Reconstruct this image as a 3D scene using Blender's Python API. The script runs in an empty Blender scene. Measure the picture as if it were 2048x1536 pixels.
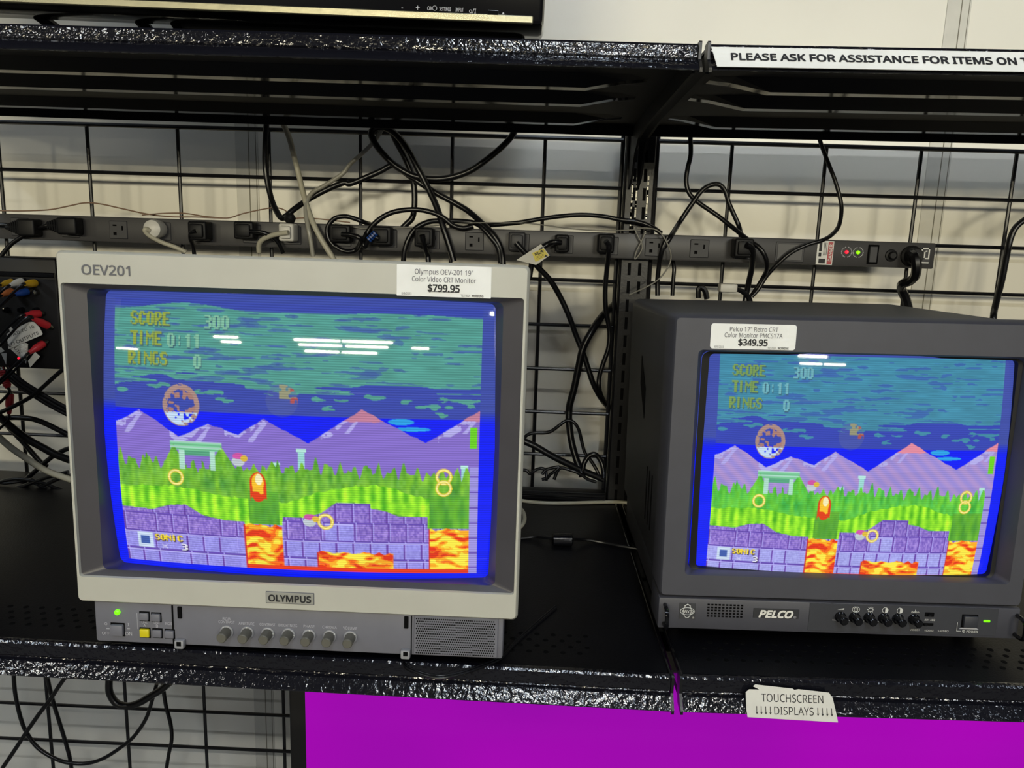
import bpy, bmesh, math, random
import numpy as np
from mathutils import Vector, Matrix

random.seed(4)
C = bpy.context.scene.collection
PI = math.pi
H = 1.5                       # height of the wire panel's top rail above the floor

# ------------------------------------------------------------------ camera
F_PX = 1500.0
YAW, PITCH, ROLL = -0.0223990162, -0.182162143, 0.0324451444
CAM = Vector((0.901396893, -1.28205896, -0.178456792 + H))
FWD = Vector((math.sin(YAW) * math.cos(PITCH), math.cos(YAW) * math.cos(PITCH), math.sin(PITCH)))
_R = Vector((math.cos(YAW), -math.sin(YAW), 0)); _U = _R.cross(FWD)
RGT = _R * math.cos(ROLL) + _U * math.sin(ROLL)
UPV = _U * math.cos(ROLL) - _R * math.sin(ROLL)
cd = bpy.data.cameras.new('camera'); cam = bpy.data.objects.new('camera', cd); C.objects.link(cam)
cd.sensor_fit = 'HORIZONTAL'; cd.sensor_width = 36.0; cd.lens = F_PX * 36.0 / 2048.0
cd.clip_start = 0.02; cd.clip_end = 100
m = Matrix.Identity(4)
for i in range(3):
    m[i][0], m[i][1], m[i][2], m[i][3] = RGT[i], UPV[i], -FWD[i], CAM[i]
cam.matrix_world = m
bpy.context.scene.camera = cam

# ------------------------------------------------------------------ world, lights, exposure
sc = bpy.context.scene
sc.view_settings.view_transform = 'Standard'; sc.view_settings.look = 'None'
sc.view_settings.gamma = 1.0; sc.view_settings.use_curve_mapping = False
sc.view_settings.exposure = 0.0
w = bpy.data.worlds.new('store'); sc.world = w; w.use_nodes = True
w.node_tree.nodes['Background'].inputs[0].default_value = (0.80, 0.86, 1.0, 1)
w.node_tree.nodes['Background'].inputs[1].default_value = 0.025


def strip_light(name, x0, x1, y, z, watts, col, depth=0.12, aim=None):
    l = bpy.data.lights.new(name, 'AREA'); l.shape = 'RECTANGLE'
    l.size = x1 - x0; l.size_y = depth; l.energy = watts; l.color = col
    o = bpy.data.objects.new(name, l); C.objects.link(o)
    o.location = ((x0 + x1) / 2, y, z)
    if aim is not None:                       # tilt towards the shelves
        d = Vector((0, aim[0] - y, aim[1] - z)).normalized()
        o.rotation_euler = Vector((0, 0, -1)).rotation_difference(d).to_euler()
    return o


WARM = (1.0, 0.92, 0.68); COOL = (0.74, 0.86, 1.0)
# rows of fluorescent tubes across the shop, far aisles first
for (y, wt, spans) in ((-26.0, 560, ((-25.0, -21.0), (7.6, 9.2), (9.4, 11.0))),
                       (-20.0, 620, ((-4.9, -3.1), (-2.9, -1.1), (6.0, 7.6))),
                       (-16.5, 560, ((-8.0, -7.0), (-4.2, -2.3), (-2.1, -.3), (.75, 1.45), (5.6, 7.0), (7.2, 8.2))),
                       (-14.5, 480, ((-7.3, -6.2), (-3.8, -2.0), (-1.9, 0.0), (5.0, 6.4), (6.6, 7.6)))):
    tot = sum(b - a for a, b in spans)
    for a, b in spans:
        strip_light('tube_row', a, b, y, 3.2, wt * .86 * (b - a) / tot, WARM, 0.09, (0, 1.4))
# the aisle further right lights the wall above the shelves
for a, b in ((2.4, 3.8), (4.0, 5.4)):
    strip_light('tube_row', a, b, -8.0, 3.2, 40, (0.92, 0.96, 1.0), 0.10, (0, 1.5))
for a, b, wt in ((-2.3, -1.5, 22), (.8, 1.7, 34)):
    strip_light('tube_row', a, b, -3.4, 3.2, wt, (1.0, .98, .90), 0.10)
# bluish tubes overhead, running towards the shelves
for (x, y0, y1, wt) in ((1.05, -5.4, -1.1, 44), (-1.9, -3.2, -1.5, 26), (3.6, -3.2, -1.5, 14)):
    l = strip_light('tube_row', -(y1 - y0) / 2, (y1 - y0) / 2, (y0 + y1) / 2, 3.2, wt, COOL, 0.10)
    l.location.x = x; l.rotation_euler = (0, 0, PI / 2)


# ------------------------------------------------------------------ helpers
def at(px, py, Y):
    d = FWD + RGT * ((px - 1024) / F_PX) - UPV * ((py - 768) / F_PX)
    return CAM + d * ((Y - CAM.y) / d.y)


def on(px, py, z):
    d = FWD + RGT * ((px - 1024) / F_PX) - UPV * ((py - 768) / F_PX)
    return CAM + d * ((z + H - CAM.z) / d.z)


def lin(c):
    return tuple(((v / 255) / 12.92) if v / 255 <= 0.04045 else ((v / 255 + 0.055) / 1.055) ** 2.4 for v in c)


MATS = {}


def mat(name, rgb, rough=0.5, metal=0.0, spec=0.5, bump=None, emit=None, es=1.0, mottle=None):
    """principled material; rgb is sRGB 0..255; bump=(scale, strength, dist); mottle=(scale, amount)"""
    if name in MATS: return MATS[name]
    mt = bpy.data.materials.new(name); mt.use_nodes = True
    nt = mt.node_tree; b = nt.nodes['Principled BSDF']
    c = lin(rgb)
    b.inputs['Base Color'].default_value = (*c, 1)
    b.inputs['Roughness'].default_value = rough
    b.inputs['Metallic'].default_value = metal
    b.inputs['Specular IOR Level'].default_value = spec
    if emit is not None:
        b.inputs['Emission Color'].default_value = (*lin(emit), 1); b.inputs['Emission Strength'].default_value = es
    tc = nt.nodes.new('ShaderNodeTexCoord')
    n2 = nt.nodes.new('ShaderNodeTexNoise'); n2.inputs['Scale'].default_value = (mottle or (30, 0))[0]
    n2.inputs['Detail'].default_value = 4
    nt.links.new(tc.outputs['Object'], n2.inputs['Vector'])
    amt = (mottle or (30, 0.06))[1]
    mp = nt.nodes.new('ShaderNodeMapRange')
    mp.inputs['From Min'].default_value = 0.3; mp.inputs['From Max'].default_value = 0.7
    mp.inputs['To Min'].default_value = 1 - amt; mp.inputs['To Max'].default_value = 1 + amt
    nt.links.new(n2.outputs['Fac'], mp.inputs['Value'])
    mx = nt.nodes.new('ShaderNodeVectorMath'); mx.operation = 'SCALE'; mx.inputs[0].default_value = c
    nt.links.new(mp.outputs['Result'], mx.inputs['Scale'])
    nt.links.new(mx.outputs['Vector'], b.inputs['Base Color'])
    if bump:
        n = nt.nodes.new('ShaderNodeTexNoise'); n.inputs['Scale'].default_value = bump[0]; n.inputs['Detail'].default_value = 2
        nt.links.new(tc.outputs['Object'], n.inputs['Vector'])
        bp = nt.nodes.new('ShaderNodeBump'); bp.inputs['Strength'].default_value = bump[1]; bp.inputs['Distance'].default_value = bump[2]
        nt.links.new(n.outputs['Fac'], bp.inputs['Height']); nt.links.new(bp.outputs['Normal'], b.inputs['Normal'])
    MATS[name] = mt
    return mt


M_WALL = mat('white_wall_panel', (234, 230, 217), 0.32, bump=(6, 0.05, 0.01), mottle=(2.5, 0.03))
M_SEAM = mat('wall_seam_strip', (206, 203, 192), 0.35)
M_GAP = mat('seam_gap', (120, 116, 100), 0.6)
M_FLOOR = mat('shop_floor', (120, 118, 112), 0.35, mottle=(4, 0.1))
M_POWDER = mat('black_hammered_paint', (16, 16, 22), 0.13, spec=0.7, bump=(150, 0.55, 0.0022))
M_DECK = mat('black_shelf_paint', (8, 8, 12), 0.42, spec=0.22, bump=(420, 0.30, 0.0007), mottle=(14, 0.2))
M_UNDER = mat('black_underside', (13, 13, 18), 0.62, spec=0.25)
M_RIB = mat('gloss_black_rib', (16, 16, 19), 0.10, spec=0.6)
M_WIRE = mat('black_wire', (14, 14, 18), 0.33)
M_POST = mat('black_post_paint', (17, 17, 20), 0.28, bump=(300, 0.2, 0.0006))
M_BARE = mat('bare_steel', (150, 148, 140), 0.28, metal=0.9, bump=(60, 0.4, 0.002))
M_CREAM = mat('cream_plastic', (176, 174, 163), 0.42, bump=(900, 0.05, 0.0003), mottle=(20, 0.03))
M_INNER = mat('dark_grey_bezel', (60, 58, 63), 0.38, bump=(900, 0.08, 0.0003))
M_GREY = mat('grey_plastic', (104, 104, 112), 0.45, bump=(900, 0.06, 0.0003))
M_GREYD = mat('grey_cabinet', (134, 134, 138), 0.45)
M_KNOB = mat('olive_grey_knob', (88, 86, 78), 0.4)
M_CHAR = mat('charcoal_plastic', (62, 62, 69), 0.50, bump=(900, 0.12, 0.0003))
M_CHARD = mat('charcoal_cabinet', (48, 49, 55), 0.5, bump=(500, 0.12, 0.0004))
M_BLK = mat('black_plastic', (12, 12, 15), 0.5, spec=0.3)
M_BLKG = mat('gloss_black', (12, 12, 15), 0.12)
M_CABLE = mat('black_cable', (12, 12, 15), 0.30)
M_WCABLE = mat('white_cable', (176, 172, 154), 0.42)
M_CLEAR = mat('grey_clear_cable', (150, 148, 138), 0.3)
M_BROWN = mat('thin_brown_wire', (128, 100, 80), 0.45)
M_SILVW = mat('thin_silver_wire', (120, 118, 110), 0.35)
M_PDU = mat('grey_strip_paint', (62, 61, 62), 0.42, bump=(600, 0.08, 0.0003))
M_OUT = mat('outlet_face', (46, 46, 50), 0.5)
M_SLOT = mat('slot_black', (4, 4, 5), 0.8, spec=0.1)
M_PAPER = mat('paper_label', (226, 226, 222), 0.55)
M_PAPER2 = mat('old_paper_tag', (196, 194, 186), 0.6)
M_INK = mat('black_ink', (22, 22, 26), 0.6)
M_INKG = mat('grey_ink', (92, 92, 96), 0.6)
M_WHT = mat('white_print', (196, 196, 192), 0.5)
M_LGREY = mat('pale_grey_print', (172, 172, 178), 0.5)
M_YEL = mat('yellow_button', (206, 190, 20), 0.4)
M_YELTAG = mat('yellow_tag', (206, 190, 70), 0.5)
M_RED = mat('red_plastic', (170, 36, 44), 0.4)
M_RCAY = mat('yellow_plastic', (190, 150, 30), 0.4)
M_ORG = mat('orange_plastic', (190, 110, 60), 0.4)
M_BLUE = mat('blue_plastic', (20, 60, 130), 0.4)
M_RCAW = mat('white_plastic', (205, 203, 196), 0.4)
M_METAL = mat('nickel', (170, 168, 160), 0.25, metal=1.0)
M_SILVER = mat('brushed_silver', (176, 171, 144), 0.26, metal=0.85, bump=(90, 0.1, 0.001))
M_LEDG = mat('green_led', (60, 160, 10), 0.3, emit=(120, 255, 10), es=1.2)
M_LEDR = mat('red_led', (160, 10, 30), 0.3, emit=(255, 30, 60), es=1.2)
M_LEDGL = mat('lime_led', (90, 160, 10), 0.3, emit=(150, 255, 0), es=1.2)


try:
    UIFONT = bpy.data.fonts.load(bpy.utils.system_resource('DATAFILES') + '/fonts/NotoSansHebrew-Regular.woff2')   # ships with Blender
except Exception:
    UIFONT = None


class MB:
    """collects shapes and links them as ONE mesh object"""
    def __init__(s): s.v = []; s.f = []; s.mi = []; s.mats = []

    def _m(s, mt):
        if mt not in s.mats: s.mats.append(mt)
        return s.mats.index(mt)

    def add(s, vs, fs, mt, M=None):
        b = len(s.v); k = s._m(mt)
        for p in vs:
            p = Vector(p)
            s.v.append(tuple(M @ p if M is not None else p))
        for f in fs: s.f.append([b + i for i in f]); s.mi.append(k)
        return s

    def bm(s, bm, mt, M=None):
        bm.verts.index_update()
        s.add([v.co.copy() for v in bm.verts], [[v.index for v in f.verts] for f in bm.faces], mt, M); bm.free()
        return s

    def box(s, x0, x1, y0, y1, z0, z1, mt, bev=0.0, seg=2, M=None):
        b = bmesh.new(); bmesh.ops.create_cube(b, size=1)
        for v in b.verts:
            v.co = Vector(((x0 + x1) / 2 + v.co.x * (x1 - x0), (y0 + y1) / 2 + v.co.y * (y1 - y0), (z0 + z1) / 2 + v.co.z * (z1 - z0)))
        if bev > 0:
            bev = min(bev, 0.49 * min(abs(x1 - x0), abs(y1 - y0), abs(z1 - z0)))
            bmesh.ops.bevel(b, geom=list(b.edges), offset=bev, segments=seg, affect='EDGES', profile=0.5)
        return s.bm(b, mt, M)

    def tube(s, pts, r, mt, n=8, cap=True):
        pts = [Vector(p) for p in pts]; rr = r if hasattr(r, '__len__') else [r] * len(pts)
        vs = []; fs = []; prev = None
        for i, p in enumerate(pts):
            t = (pts[min(i + 1, len(pts) - 1)] - pts[max(i - 1, 0)])
            t = t.normalized() if t.length > 1e-9 else Vector((0, 0, 1))
            if prev is None:
                a = t.orthogonal().normalized()
            else:
                a = prev - t * prev.dot(t)
                a = a.normalized() if a.length > 1e-6 else t.orthogonal().normalized()
            prev = a; c = t.cross(a)
            for k in range(n):
                th = 2 * PI * k / n
                vs.append(p + (a * math.cos(th) + c * math.sin(th)) * rr[i])
        for i in range(len(pts) - 1):
            for k in range(n):
                k2 = (k + 1) % n
                fs.append([i * n + k, i * n + k2, (i + 1) * n + k2, (i + 1) * n + k])
        if cap:
            fs.append(list(range(n))[::-1]); fs.append([(len(pts) - 1) * n + k for k in range(n)])
        return s.add(vs, fs, mt)

    def lathe(s, prof, o, ax, mt, n=20):
        """prof: (distance along axis, radius)"""
        o = Vector(o); ax = Vector(ax).normalized(); a = ax.orthogonal().normalized(); c = ax.cross(a)
        vs = []; fs = []
        for (d, r) in prof:
            for k in range(n):
                th = 2 * PI * k / n
                vs.append(o + ax * d + (a * math.cos(th) + c * math.sin(th)) * max(r, 1e-5))
        for i in range(len(prof) - 1):
            for k in range(n):
                k2 = (k + 1) % n
                fs.append([i * n + k, i * n + k2, (i + 1) * n + k2, (i + 1) * n + k])
        fs.append(list(range(n))[::-1]); fs.append([(len(prof) - 1) * n + k for k in range(n)])
        return s.add(vs, fs, mt)

    def prism_x(s, prof, x0, x1, mt):
        """profile of (y, z) points extruded along X"""
        n = len(prof)
        vs = [(x0, y, z) for y, z in prof] + [(x1, y, z) for y, z in prof]
        fs = [[i, (i + 1) % n, n + (i + 1) % n, n + i] for i in range(n)] + [list(range(n))[::-1], list(range(n, 2 * n))]
        return s.add(vs, fs, mt)

    def poly(s, pts, nrm, th, mt):
        """flat outline given thickness along nrm"""
        n = len(pts); nv = Vector(nrm) * th
        vs = [Vector(p) for p in pts] + [Vector(p) + nv for p in pts]
        fs = [[i, (i + 1) % n, n + (i + 1) % n, n + i] for i in range(n)] + [list(range(n))[::-1], list(range(n, 2 * n))]
        return s.add(vs, fs, mt)

    def rings(s, rs, mt, cap0=False, cap1=False):
        n = len(rs[0]); vs = [p for r in rs for p in r]; fs = []
        for i in range(len(rs) - 1):
            for k in range(n):
                k2 = (k + 1) % n
                fs.append([i * n + k, i * n + k2, (i + 1) * n + k2, (i + 1) * n + k])
        if cap0: fs.append(list(range(n))[::-1])
        if cap1: fs.append([(len(rs) - 1) * n + k for k in range(n)])
        return s.add(vs, fs, mt)

    def text(s, body, size, o, mt, xd=(1, 0, 0), up=(0, 0, 1), fit=None, bold=0.0, align='CENTER', shear=0.0, lift=0.0004, space=1.0):
        """flat lettering; size is the cap height / 0.71; heavier strokes are overlapping shifted outlines"""
        cu = bpy.data.curves.new('txt', 'FONT'); cu.body = body; cu.align_x = align; cu.align_y = 'CENTER'
        if UIFONT: cu.font = UIFONT
        cu.size = size * .71 / (.5726 if UIFONT else .682); cu.shear = shear; cu.resolution_u = 3; cu.space_character = space
        ob = bpy.data.objects.new('txt', cu); C.objects.link(ob)
        dg = bpy.context.evaluated_depsgraph_get()
        me = bpy.data.meshes.new_from_object(ob.evaluated_get(dg))
        vs = [v.co.copy() for v in me.vertices]; fs = [list(p.vertices) for p in me.polygons]
        bpy.data.objects.remove(ob); bpy.data.curves.remove(cu); bpy.data.meshes.remove(me)
        if not vs: return s
        k = 1.0
        if fit:
            wd = max(v.x for v in vs) - min(v.x for v in vs); k = fit / wd
        o = Vector(o); xd = Vector(xd).normalized(); up = Vector(up).normalized(); nr = xd.cross(up)
        r = max(bold, 0.006) * size
        n = 8 if bold > .012 else (4 if bold >= 0 else 1)
        for q in range(n):
            ox, oy = (r * math.cos(2 * PI * q / n), r * math.sin(2 * PI * q / n)) if n > 1 else (0, 0)
            s.add([o + xd * (v.x * k + ox) + up * (v.y + oy) + nr * (lift + q * 4e-6) for v in vs], fs, mt)
        return s

    def build(s, name, parent=None, smooth=True, ang=35, label=None):
        me = bpy.data.meshes.new(name); me.from_pydata(s.v, [], s.f); 
        for mt in s.mats: me.materials.append(mt)
        me.polygons.foreach_set('material_index', s.mi)
        b = bmesh.new(); b.from_mesh(me); bmesh.ops.recalc_face_normals(b, faces=b.faces); b.to_mesh(me); b.free()
        if smooth:
            me.polygons.foreach_set('use_smooth', [True] * len(me.polygons)); me.set_sharp_from_angle(angle=math.radians(ang))
        me.update()
        o = bpy.data.objects.new(name, me); C.objects.link(o)
        if parent: o.parent = parent
        if label: o['label'] = label
        return o


def tag(o, label, cat, group=None, kind=None):
    o['label'] = label; o['category'] = cat
    if group: o['group'] = group
    if kind: o['kind'] = kind
    return o


def thing(name, loc, label, cat, rot=(0, 0, 0), group=None):
    o = bpy.data.objects.new(name, None); C.objects.link(o); o.empty_display_size = 0.05
    o.location = loc; o.rotation_euler = rot
    return tag(o, label, cat, group)


def struct(o): o['kind'] = 'structure'; return o


def rr(cx, cz, hx, hz, y, r, n=5, bow=0.0):
    """rounded rectangle in the XZ plane at depth y"""
    out = []
    for (sx, sz, a0) in ((1, 1, 0), (-1, 1, 90), (-1, -1, 180), (1, -1, 270)):
        for k in range(n + 1):
            a = math.radians(a0 + 90 * k / n)
            out.append((cx + sx * (hx - r) + r * math.cos(a), y, cz + sz * (hz - r) + r * math.sin(a)))
        if bow:
            nx = {(1, 1): (0, 1), (-1, 1): (-1, 0), (-1, -1): (0, -1), (1, -1): (1, 0)}[(sx, sz)]
            out.append((cx + nx[0] * (hx + bow), y, cz + nx[1] * (hz + bow)))
    return out


def crv(pts, step=6):
    """smooth curve through points"""
    P = [Vector(p) for p in pts]
    if len(P) < 3: return P
    P = [P[0] * 2 - P[1]] + P + [P[-1] * 2 - P[-2]]
    out = []
    for i in range(1, len(P) - 2):
        for k in range(step):
            t = k / step; p0, p1, p2, p3 = P[i - 1:i + 3]
            out.append(0.5 * ((2 * p1) + (p2 - p0) * t + (2 * p0 - 5 * p1 + 4 * p2 - p3) * t * t + (3 * p1 - p0 - 3 * p2 + p3) * t ** 3))
    out.append(P[-2])
    return out


ORG = {'A': (0, 0, .3418), 'B': (680, 0, .3418), 'C': (1348, 0, .3418), 'D': (0, 400, .3418), 'E': (680, 400, .3418),
       'F': (1348, 400, .3418), 'G': (0, 730, .1953), 'H': (1030, 780, .1627), 'J': (0, 1350, .293), 'X': (0, 0, 1)}


def route(segs, Y=-0.06):
    """cable route: list of (sheet, [(x, y) or (x, y, depth)...]) read off the photograph -> points in the room"""
    out = []
    for sh, pts in segs:
        ox, oy, k = ORG[sh]
        for p in pts:
            out.append(at(ox + p[0] * k, oy + p[1] * k, p[2] if len(p) > 2 else Y))
    return out


# ------------------------------------------------------------------ setting
b = MB().box(-2.5, 4.2, .085, .16, 0, 3.3, M_WALL); struct(b.build('wall_back', smooth=False))
for i, x in enumerate((-.83, .388, 1.597, 2.81)):
    t = MB().box(x - .020, x + .020, .0835, .0855, 0, 3.3, M_SEAM, .0006, 1)
    t.box(x + .003, x + .0045, .0830, .0836, 0, 3.3, M_GAP); t.box(x + .016, x + .017, .0830, .0836, 0, 3.3, M_GAP)
    struct(t.build('trim_%d' % (i + 1), smooth=False))
b = MB().box(-6, 8, -9, .16, -.05, 0, M_FLOOR); struct(b.build('floor', smooth=False))
b = MB().box(-6, 8, -3.35, -3.2, 0, H - .44, mat('shade_wall_grey', (118, 112, 104), .6)); struct(b.build('added_shade_wall', smooth=False))  # added unseen wall, keeps far light off the wall below the shelf


# ------------------------------------------------------------------ shelving
def wire_panel(x0, xs, x1, label):
    b = MB(); zt, zb = H - .0036, H - 1.38
    for x in xs: b.tube([(x, 0, zb), (x, 0, zt + .003)], .0031, M_WIRE)
    for x in (x0, x1): b.tube([(x, 0, zb), (x, 0, zt + .03)], .0036, M_WIRE)
    for k in range(19):
        z = zt - .0762 * k
        if k == 0: z = zt
        b.tube([(x0, -.0055, z), (x1, -.0055, z)], .0036 if k == 0 else .0031, M_WIRE)
    return tag(b.build('wire_grid_panel'), label, 'wire grid panel', 'black wire grid panels behind the shelves')


wire_panel(-.15, [.1524 * k for k in range(0, 7)], 1.0415, 'black welded wire grid panel left of the shelf post, behind the cream framed monitor')
wire_panel(1.0985, [.1524 * k for k in range(8, 15)], 2.28, 'black welded wire grid panel right of the shelf post, behind the charcoal monitor')

post = thing('upright_post', (1.0690, -.004, 0), 'black slotted steel upright post between the two wire grid panels, paint worn to bare metal', 'upright post')
b = MB()
b.box(-.0235, .0235, -.022, .030, 0, H + .022, M_POST, .002, 1)
b.build('post_body', post)
b = MB()
for sx in (-.0085, .0085):
    for k in range(44):
        z = H - .02 - k * .030
        b.box(sx - .0025, sx + .0025, -.0226, -.0210, z - .020, z, M_SLOT)
b.build('slots', post, smooth=False)
b = MB()
for k in range(20):
    for sx in (-.0115, -.0045, .0135):
        z = H - .06 - k * .0055 - random.random() * .008
        b.box(sx - .0014, sx + .0018, -.0229, -.0215, z - .010 * random.random() - .003, z, M_BARE, .0004, 1)
b.build('worn_edge', post, smooth=False, label='bare metal where the black paint has worn off')


def shelf(x0, x1, yb, yl, zt, tilt, px, label, ribs, lower=False):
    """gondola shelf: deck, ribs below, price-channel lip, end caps, bracket. px = end that sits on the shown post"""
    root = thing('display_shelf', (px, 0, H + zt), label, 'shelf', (0, -tilt, 0), 'black steel display shelves')
    X0, X1 = x0 - px, x1 - px
    b = MB()
    b.box(X0, X1, yl + .004, yb, -.003, 0, M_DECK)
    d = b.build('deck', root, smooth=False)
    u = MB(); u.box(X0 + .002, X1 - .002, yl + .006, yb + .001, -.0045, -.0031, M_UNDER); u.build('deck_underside', root, smooth=False)
    for i, y in enumerate(ribs):
        r = MB()
        fl = .030
        a, c = y - .0085, y + .0085
        # hat channel, ends flare up into the deck
        xs = [X0 + .03, X0 + .055, X0 + .10, X1 - .10, X1 - .055, X1 - .03]; ds = [.0050, .0075, .0165, .0165, .0075, .0050]
        vs = []; fs = []
        for x, dd in zip(xs, ds):
            vs += [(x, a - .020, -.0046), (x, a, -dd), (x, c, -dd), (x, c + .020, -.0046)]
        for k in range(5):
            for q in range(3):
                fs.append([k * 4 + q, k * 4 + q + 1, (k + 1) * 4 + q + 1, (k + 1) * 4 + q])
        r.add(vs, [f for i2, f in enumerate(fs) if i2 % 3 == 1], M_RIB)
        r.add(vs, [f for i2, f in enumerate(fs) if i2 % 3 != 1], M_UNDER)
        r.build('rib', root, smooth=False)
    b = MB()
    b.prism_x([(yb - .002, -.003), (yb, -.003), (yb, -.020), (yb - .002, -.020)], X0, X1, M_UNDER)
    b.build('rear_flange', root, smooth=False)
    h1, h2 = (.0155, .031) if lower else (.0135, .0255)
    out = .012
    # lip: bead, upright band, groove, out-sloping band, returned bottom edge
    prof = [(yl + .010, .0), (yl + .006, .0016), (yl + .002, .0012), (yl + .0002, -.001), (yl, -.003), (yl - .0004, -h1 + .002), (yl + .0012, -h1), (yl + .0006, -h1 - .0012),
            (yl - out * .35, -h1 - .0025), (yl - out * .85, -h2 + .004), (yl - out, -h2 + .0012), (yl - out + .0006, -h2), (yl - out + .004, -h2 + .0005),
            (yl - out * .3, -h1 - .005), (yl + .003, -h1 - .003), (yl + .004, -.004), (yl + .010, -.003)]
    b = MB(); b.prism_x(prof, X0 + .002, X1 - .002, M_POWDER)
    b.build('front_lip', root, ang=30)
    for xe, s in ((X0, 1), (X1, -1)):
        e = MB()
        cap = [(yl + .012, .002), (yl - .001, .0035), (yl - .0025, .002), (yl - .0025, -h1), (yl - out - .0015, -h2 + .002), (yl - out - .001, -h2 - .002), (yl + .004, -h2 + .002), (yl + .012, -.008)]
        e.prism_x(cap, xe - .0012 * s, xe + .0016 * s, M_POST); e.build('end_cap', root, smooth=False)
    xe = X1 if abs(X1) < abs(X0) else X0
    s = -1 if xe == X1 else 1
    b = MB()
    prof = [(yl + .012, -.005), (yl + .012, -h2 + .002), (-.20, -.026), (-.12, -.032), (-.085, -.050), (-.060, -.085), (-.030, -.100), (-.027, -.100), (-.027, -.005)]
    b.prism_x(prof, xe + .001 * s, xe + .0042 * s, M_UNDER)
    b.build('bracket', root, smooth=False)
    return root, d


JU, JL = 1.0590, 1.0665
S1, _ = shelf(-.15, JU - .0045, -.045, -.510, .0170, -.003, JU, 'black steel upper shelf on the left, under the flat television, lip bare of stickers', (-.372, -.270, -.118))
S2, _ = shelf(JU + .0035, 2.28, -.045, -.510, .0170, .009, JU, 'black steel upper shelf on the right, carrying the long white notice', (-.372, -.270, -.118))
S3, D3 = shelf(-.15, JL - .0040, -.012, -.566, -.6150, -.010, JL, 'black steel lower shelf on the left, under the cream framed monitor', (-.40, -.28, -.12), True)
S4, D4 = shelf(JL + .0040, 2.28, -.012, -.566, -.6150, .018, JL, 'black perforated steel lower shelf on the right, under the charcoal monitor', (-.40, -.28, -.12), True)
# side kerbs and rows of perforations on the lower decks
for root, x0, x1, n in ((S3, -1.21, -.010, 60), (S4, .022, 1.2, 60)):
    b = MB()
    for r_ in range(4):
        for k in range(n):
            x = x0 + .02 + k * .0185 + (.009 if r_ % 2 else 0)
            if x > x1 - .01: continue
            y = -.528 + r_ * .0125
            b.lathe([(0, .0033), (.0004, .0030)], (x, y, -.0001), (0, 0, 1), M_SLOT, 8)
    o = b.build('perforations', root, smooth=False); o['kind'] = 'stuff'
for root, s in ((S3, -1), (S4, 1)):
    b = MB(); b.box(min(s * .0042, s * .0075), max(s * .0042, s * .0075), -.562, -.02, -.004, .0022, M_BLKG, .0008, 1)
    b.box(min(s * .0042, s * .0055), max(s * .0042, s * .0055), -.562, -.02, -.018, .0, M_BLKG)
    b.build('side_rail', root, smooth=False)

# ------------------------------------------------------------------ notices on the shelf lips
n = thing('notice_strip', (1.068, -.5118, H + .0165), 'long white strip notice in bold black capitals on the upper right shelf lip', 'sign', (0, -.009, 0))
up = Vector((0, .0125, .0205)).normalized(); nr = Vector((1, 0, 0)).cross(up)
o0 = Vector((0, -.0140, -.0235))
b = MB(); b.poly([o0 + nr * .0012, o0 + nr * .0012 + Vector((.32, 0, 0)), o0 + nr * .0012 + Vector((.32, 0, 0)) + up * .0238, o0 + nr * .0012 + up * .0238 + Vector((-.004, 0, 0))], nr, .0006, M_PAPER)
b.build('paper', n, smooth=False)
b = MB(); c0 = o0 + up * .0124 + nr * .0018
b.text('PLEASE ASK FOR ASSISTANCE FOR ITEMS ON T', .0112, c0 + Vector((.0128, 0, 0)), M_INK, (1, 0, 0), up, fit=.2775, bold=.046, align='LEFT')
b.build('lettering', n, smooth=False)

n = thing('shelf_label', (1.1375, -.5665, H - .6145), 'torn white paper label about touchscreen displays on the lower right shelf lip', 'label', (0, -.018, 0))
o0 = Vector((.0, -.0135, -.0330)); up = Vector((0, .0125, .0320)).normalized(); nr = Vector((1, 0, 0)).cross(up)
outl = [(0, .0015), (.0915, -.001), (.0905, .006), (.0875, .022), (.0840, .0275), (.053, .0300), (.049, .0292), (.047, .0304), (.009, .0334), (.0065, .0315), (.013, .0285), (.0025, .0285), (-.001, .0255), (-.001, .010)]
b = MB(); b.poly([o0 + nr * .0016 + Vector((x, 0, 0)) + up * v for x, v in outl], nr, .0005, M_PAPER2); b.build('paper', n, smooth=False)
b = MB()
b.text('TOUCHSCREEN', .0108, o0 + nr * .0021 + Vector((.0465, 0, 0)) + up * .0212, M_INK, (1, 0, 0), up, fit=.0630, bold=-.012)
b.text('DISPLAYS', .0106, o0 + nr * .0021 + Vector((.0470, 0, 0)) + up * .0090, M_INK, (1, 0, 0), up, fit=.0400, bold=-.012)
for k in range(8):                                                  # the little arrows
    x = .0095 + k * .0046 if k < 4 else .0715 + (k - 4) * .0047
    e = o0 + nr * .0026 + Vector((x, 0, 0))
    b.poly([e + up * .0125 - Vector((.0003, 0, 0)), e + up * .0125 + Vector((.0003, 0, 0)), e + up * .0052 + Vector((.0003, 0, 0)), e + up * .0052 - Vector((.0003, 0, 0))], nr, .0001, M_INK)
    b.poly([e + up * .0046, e + up * .0072 + Vector((.0014, 0, 0)), e + up * .0060, e + up * .0072 - Vector((.0014, 0, 0))], nr, .0001, M_INK)
b.build('lettering', n, smooth=False)


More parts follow.
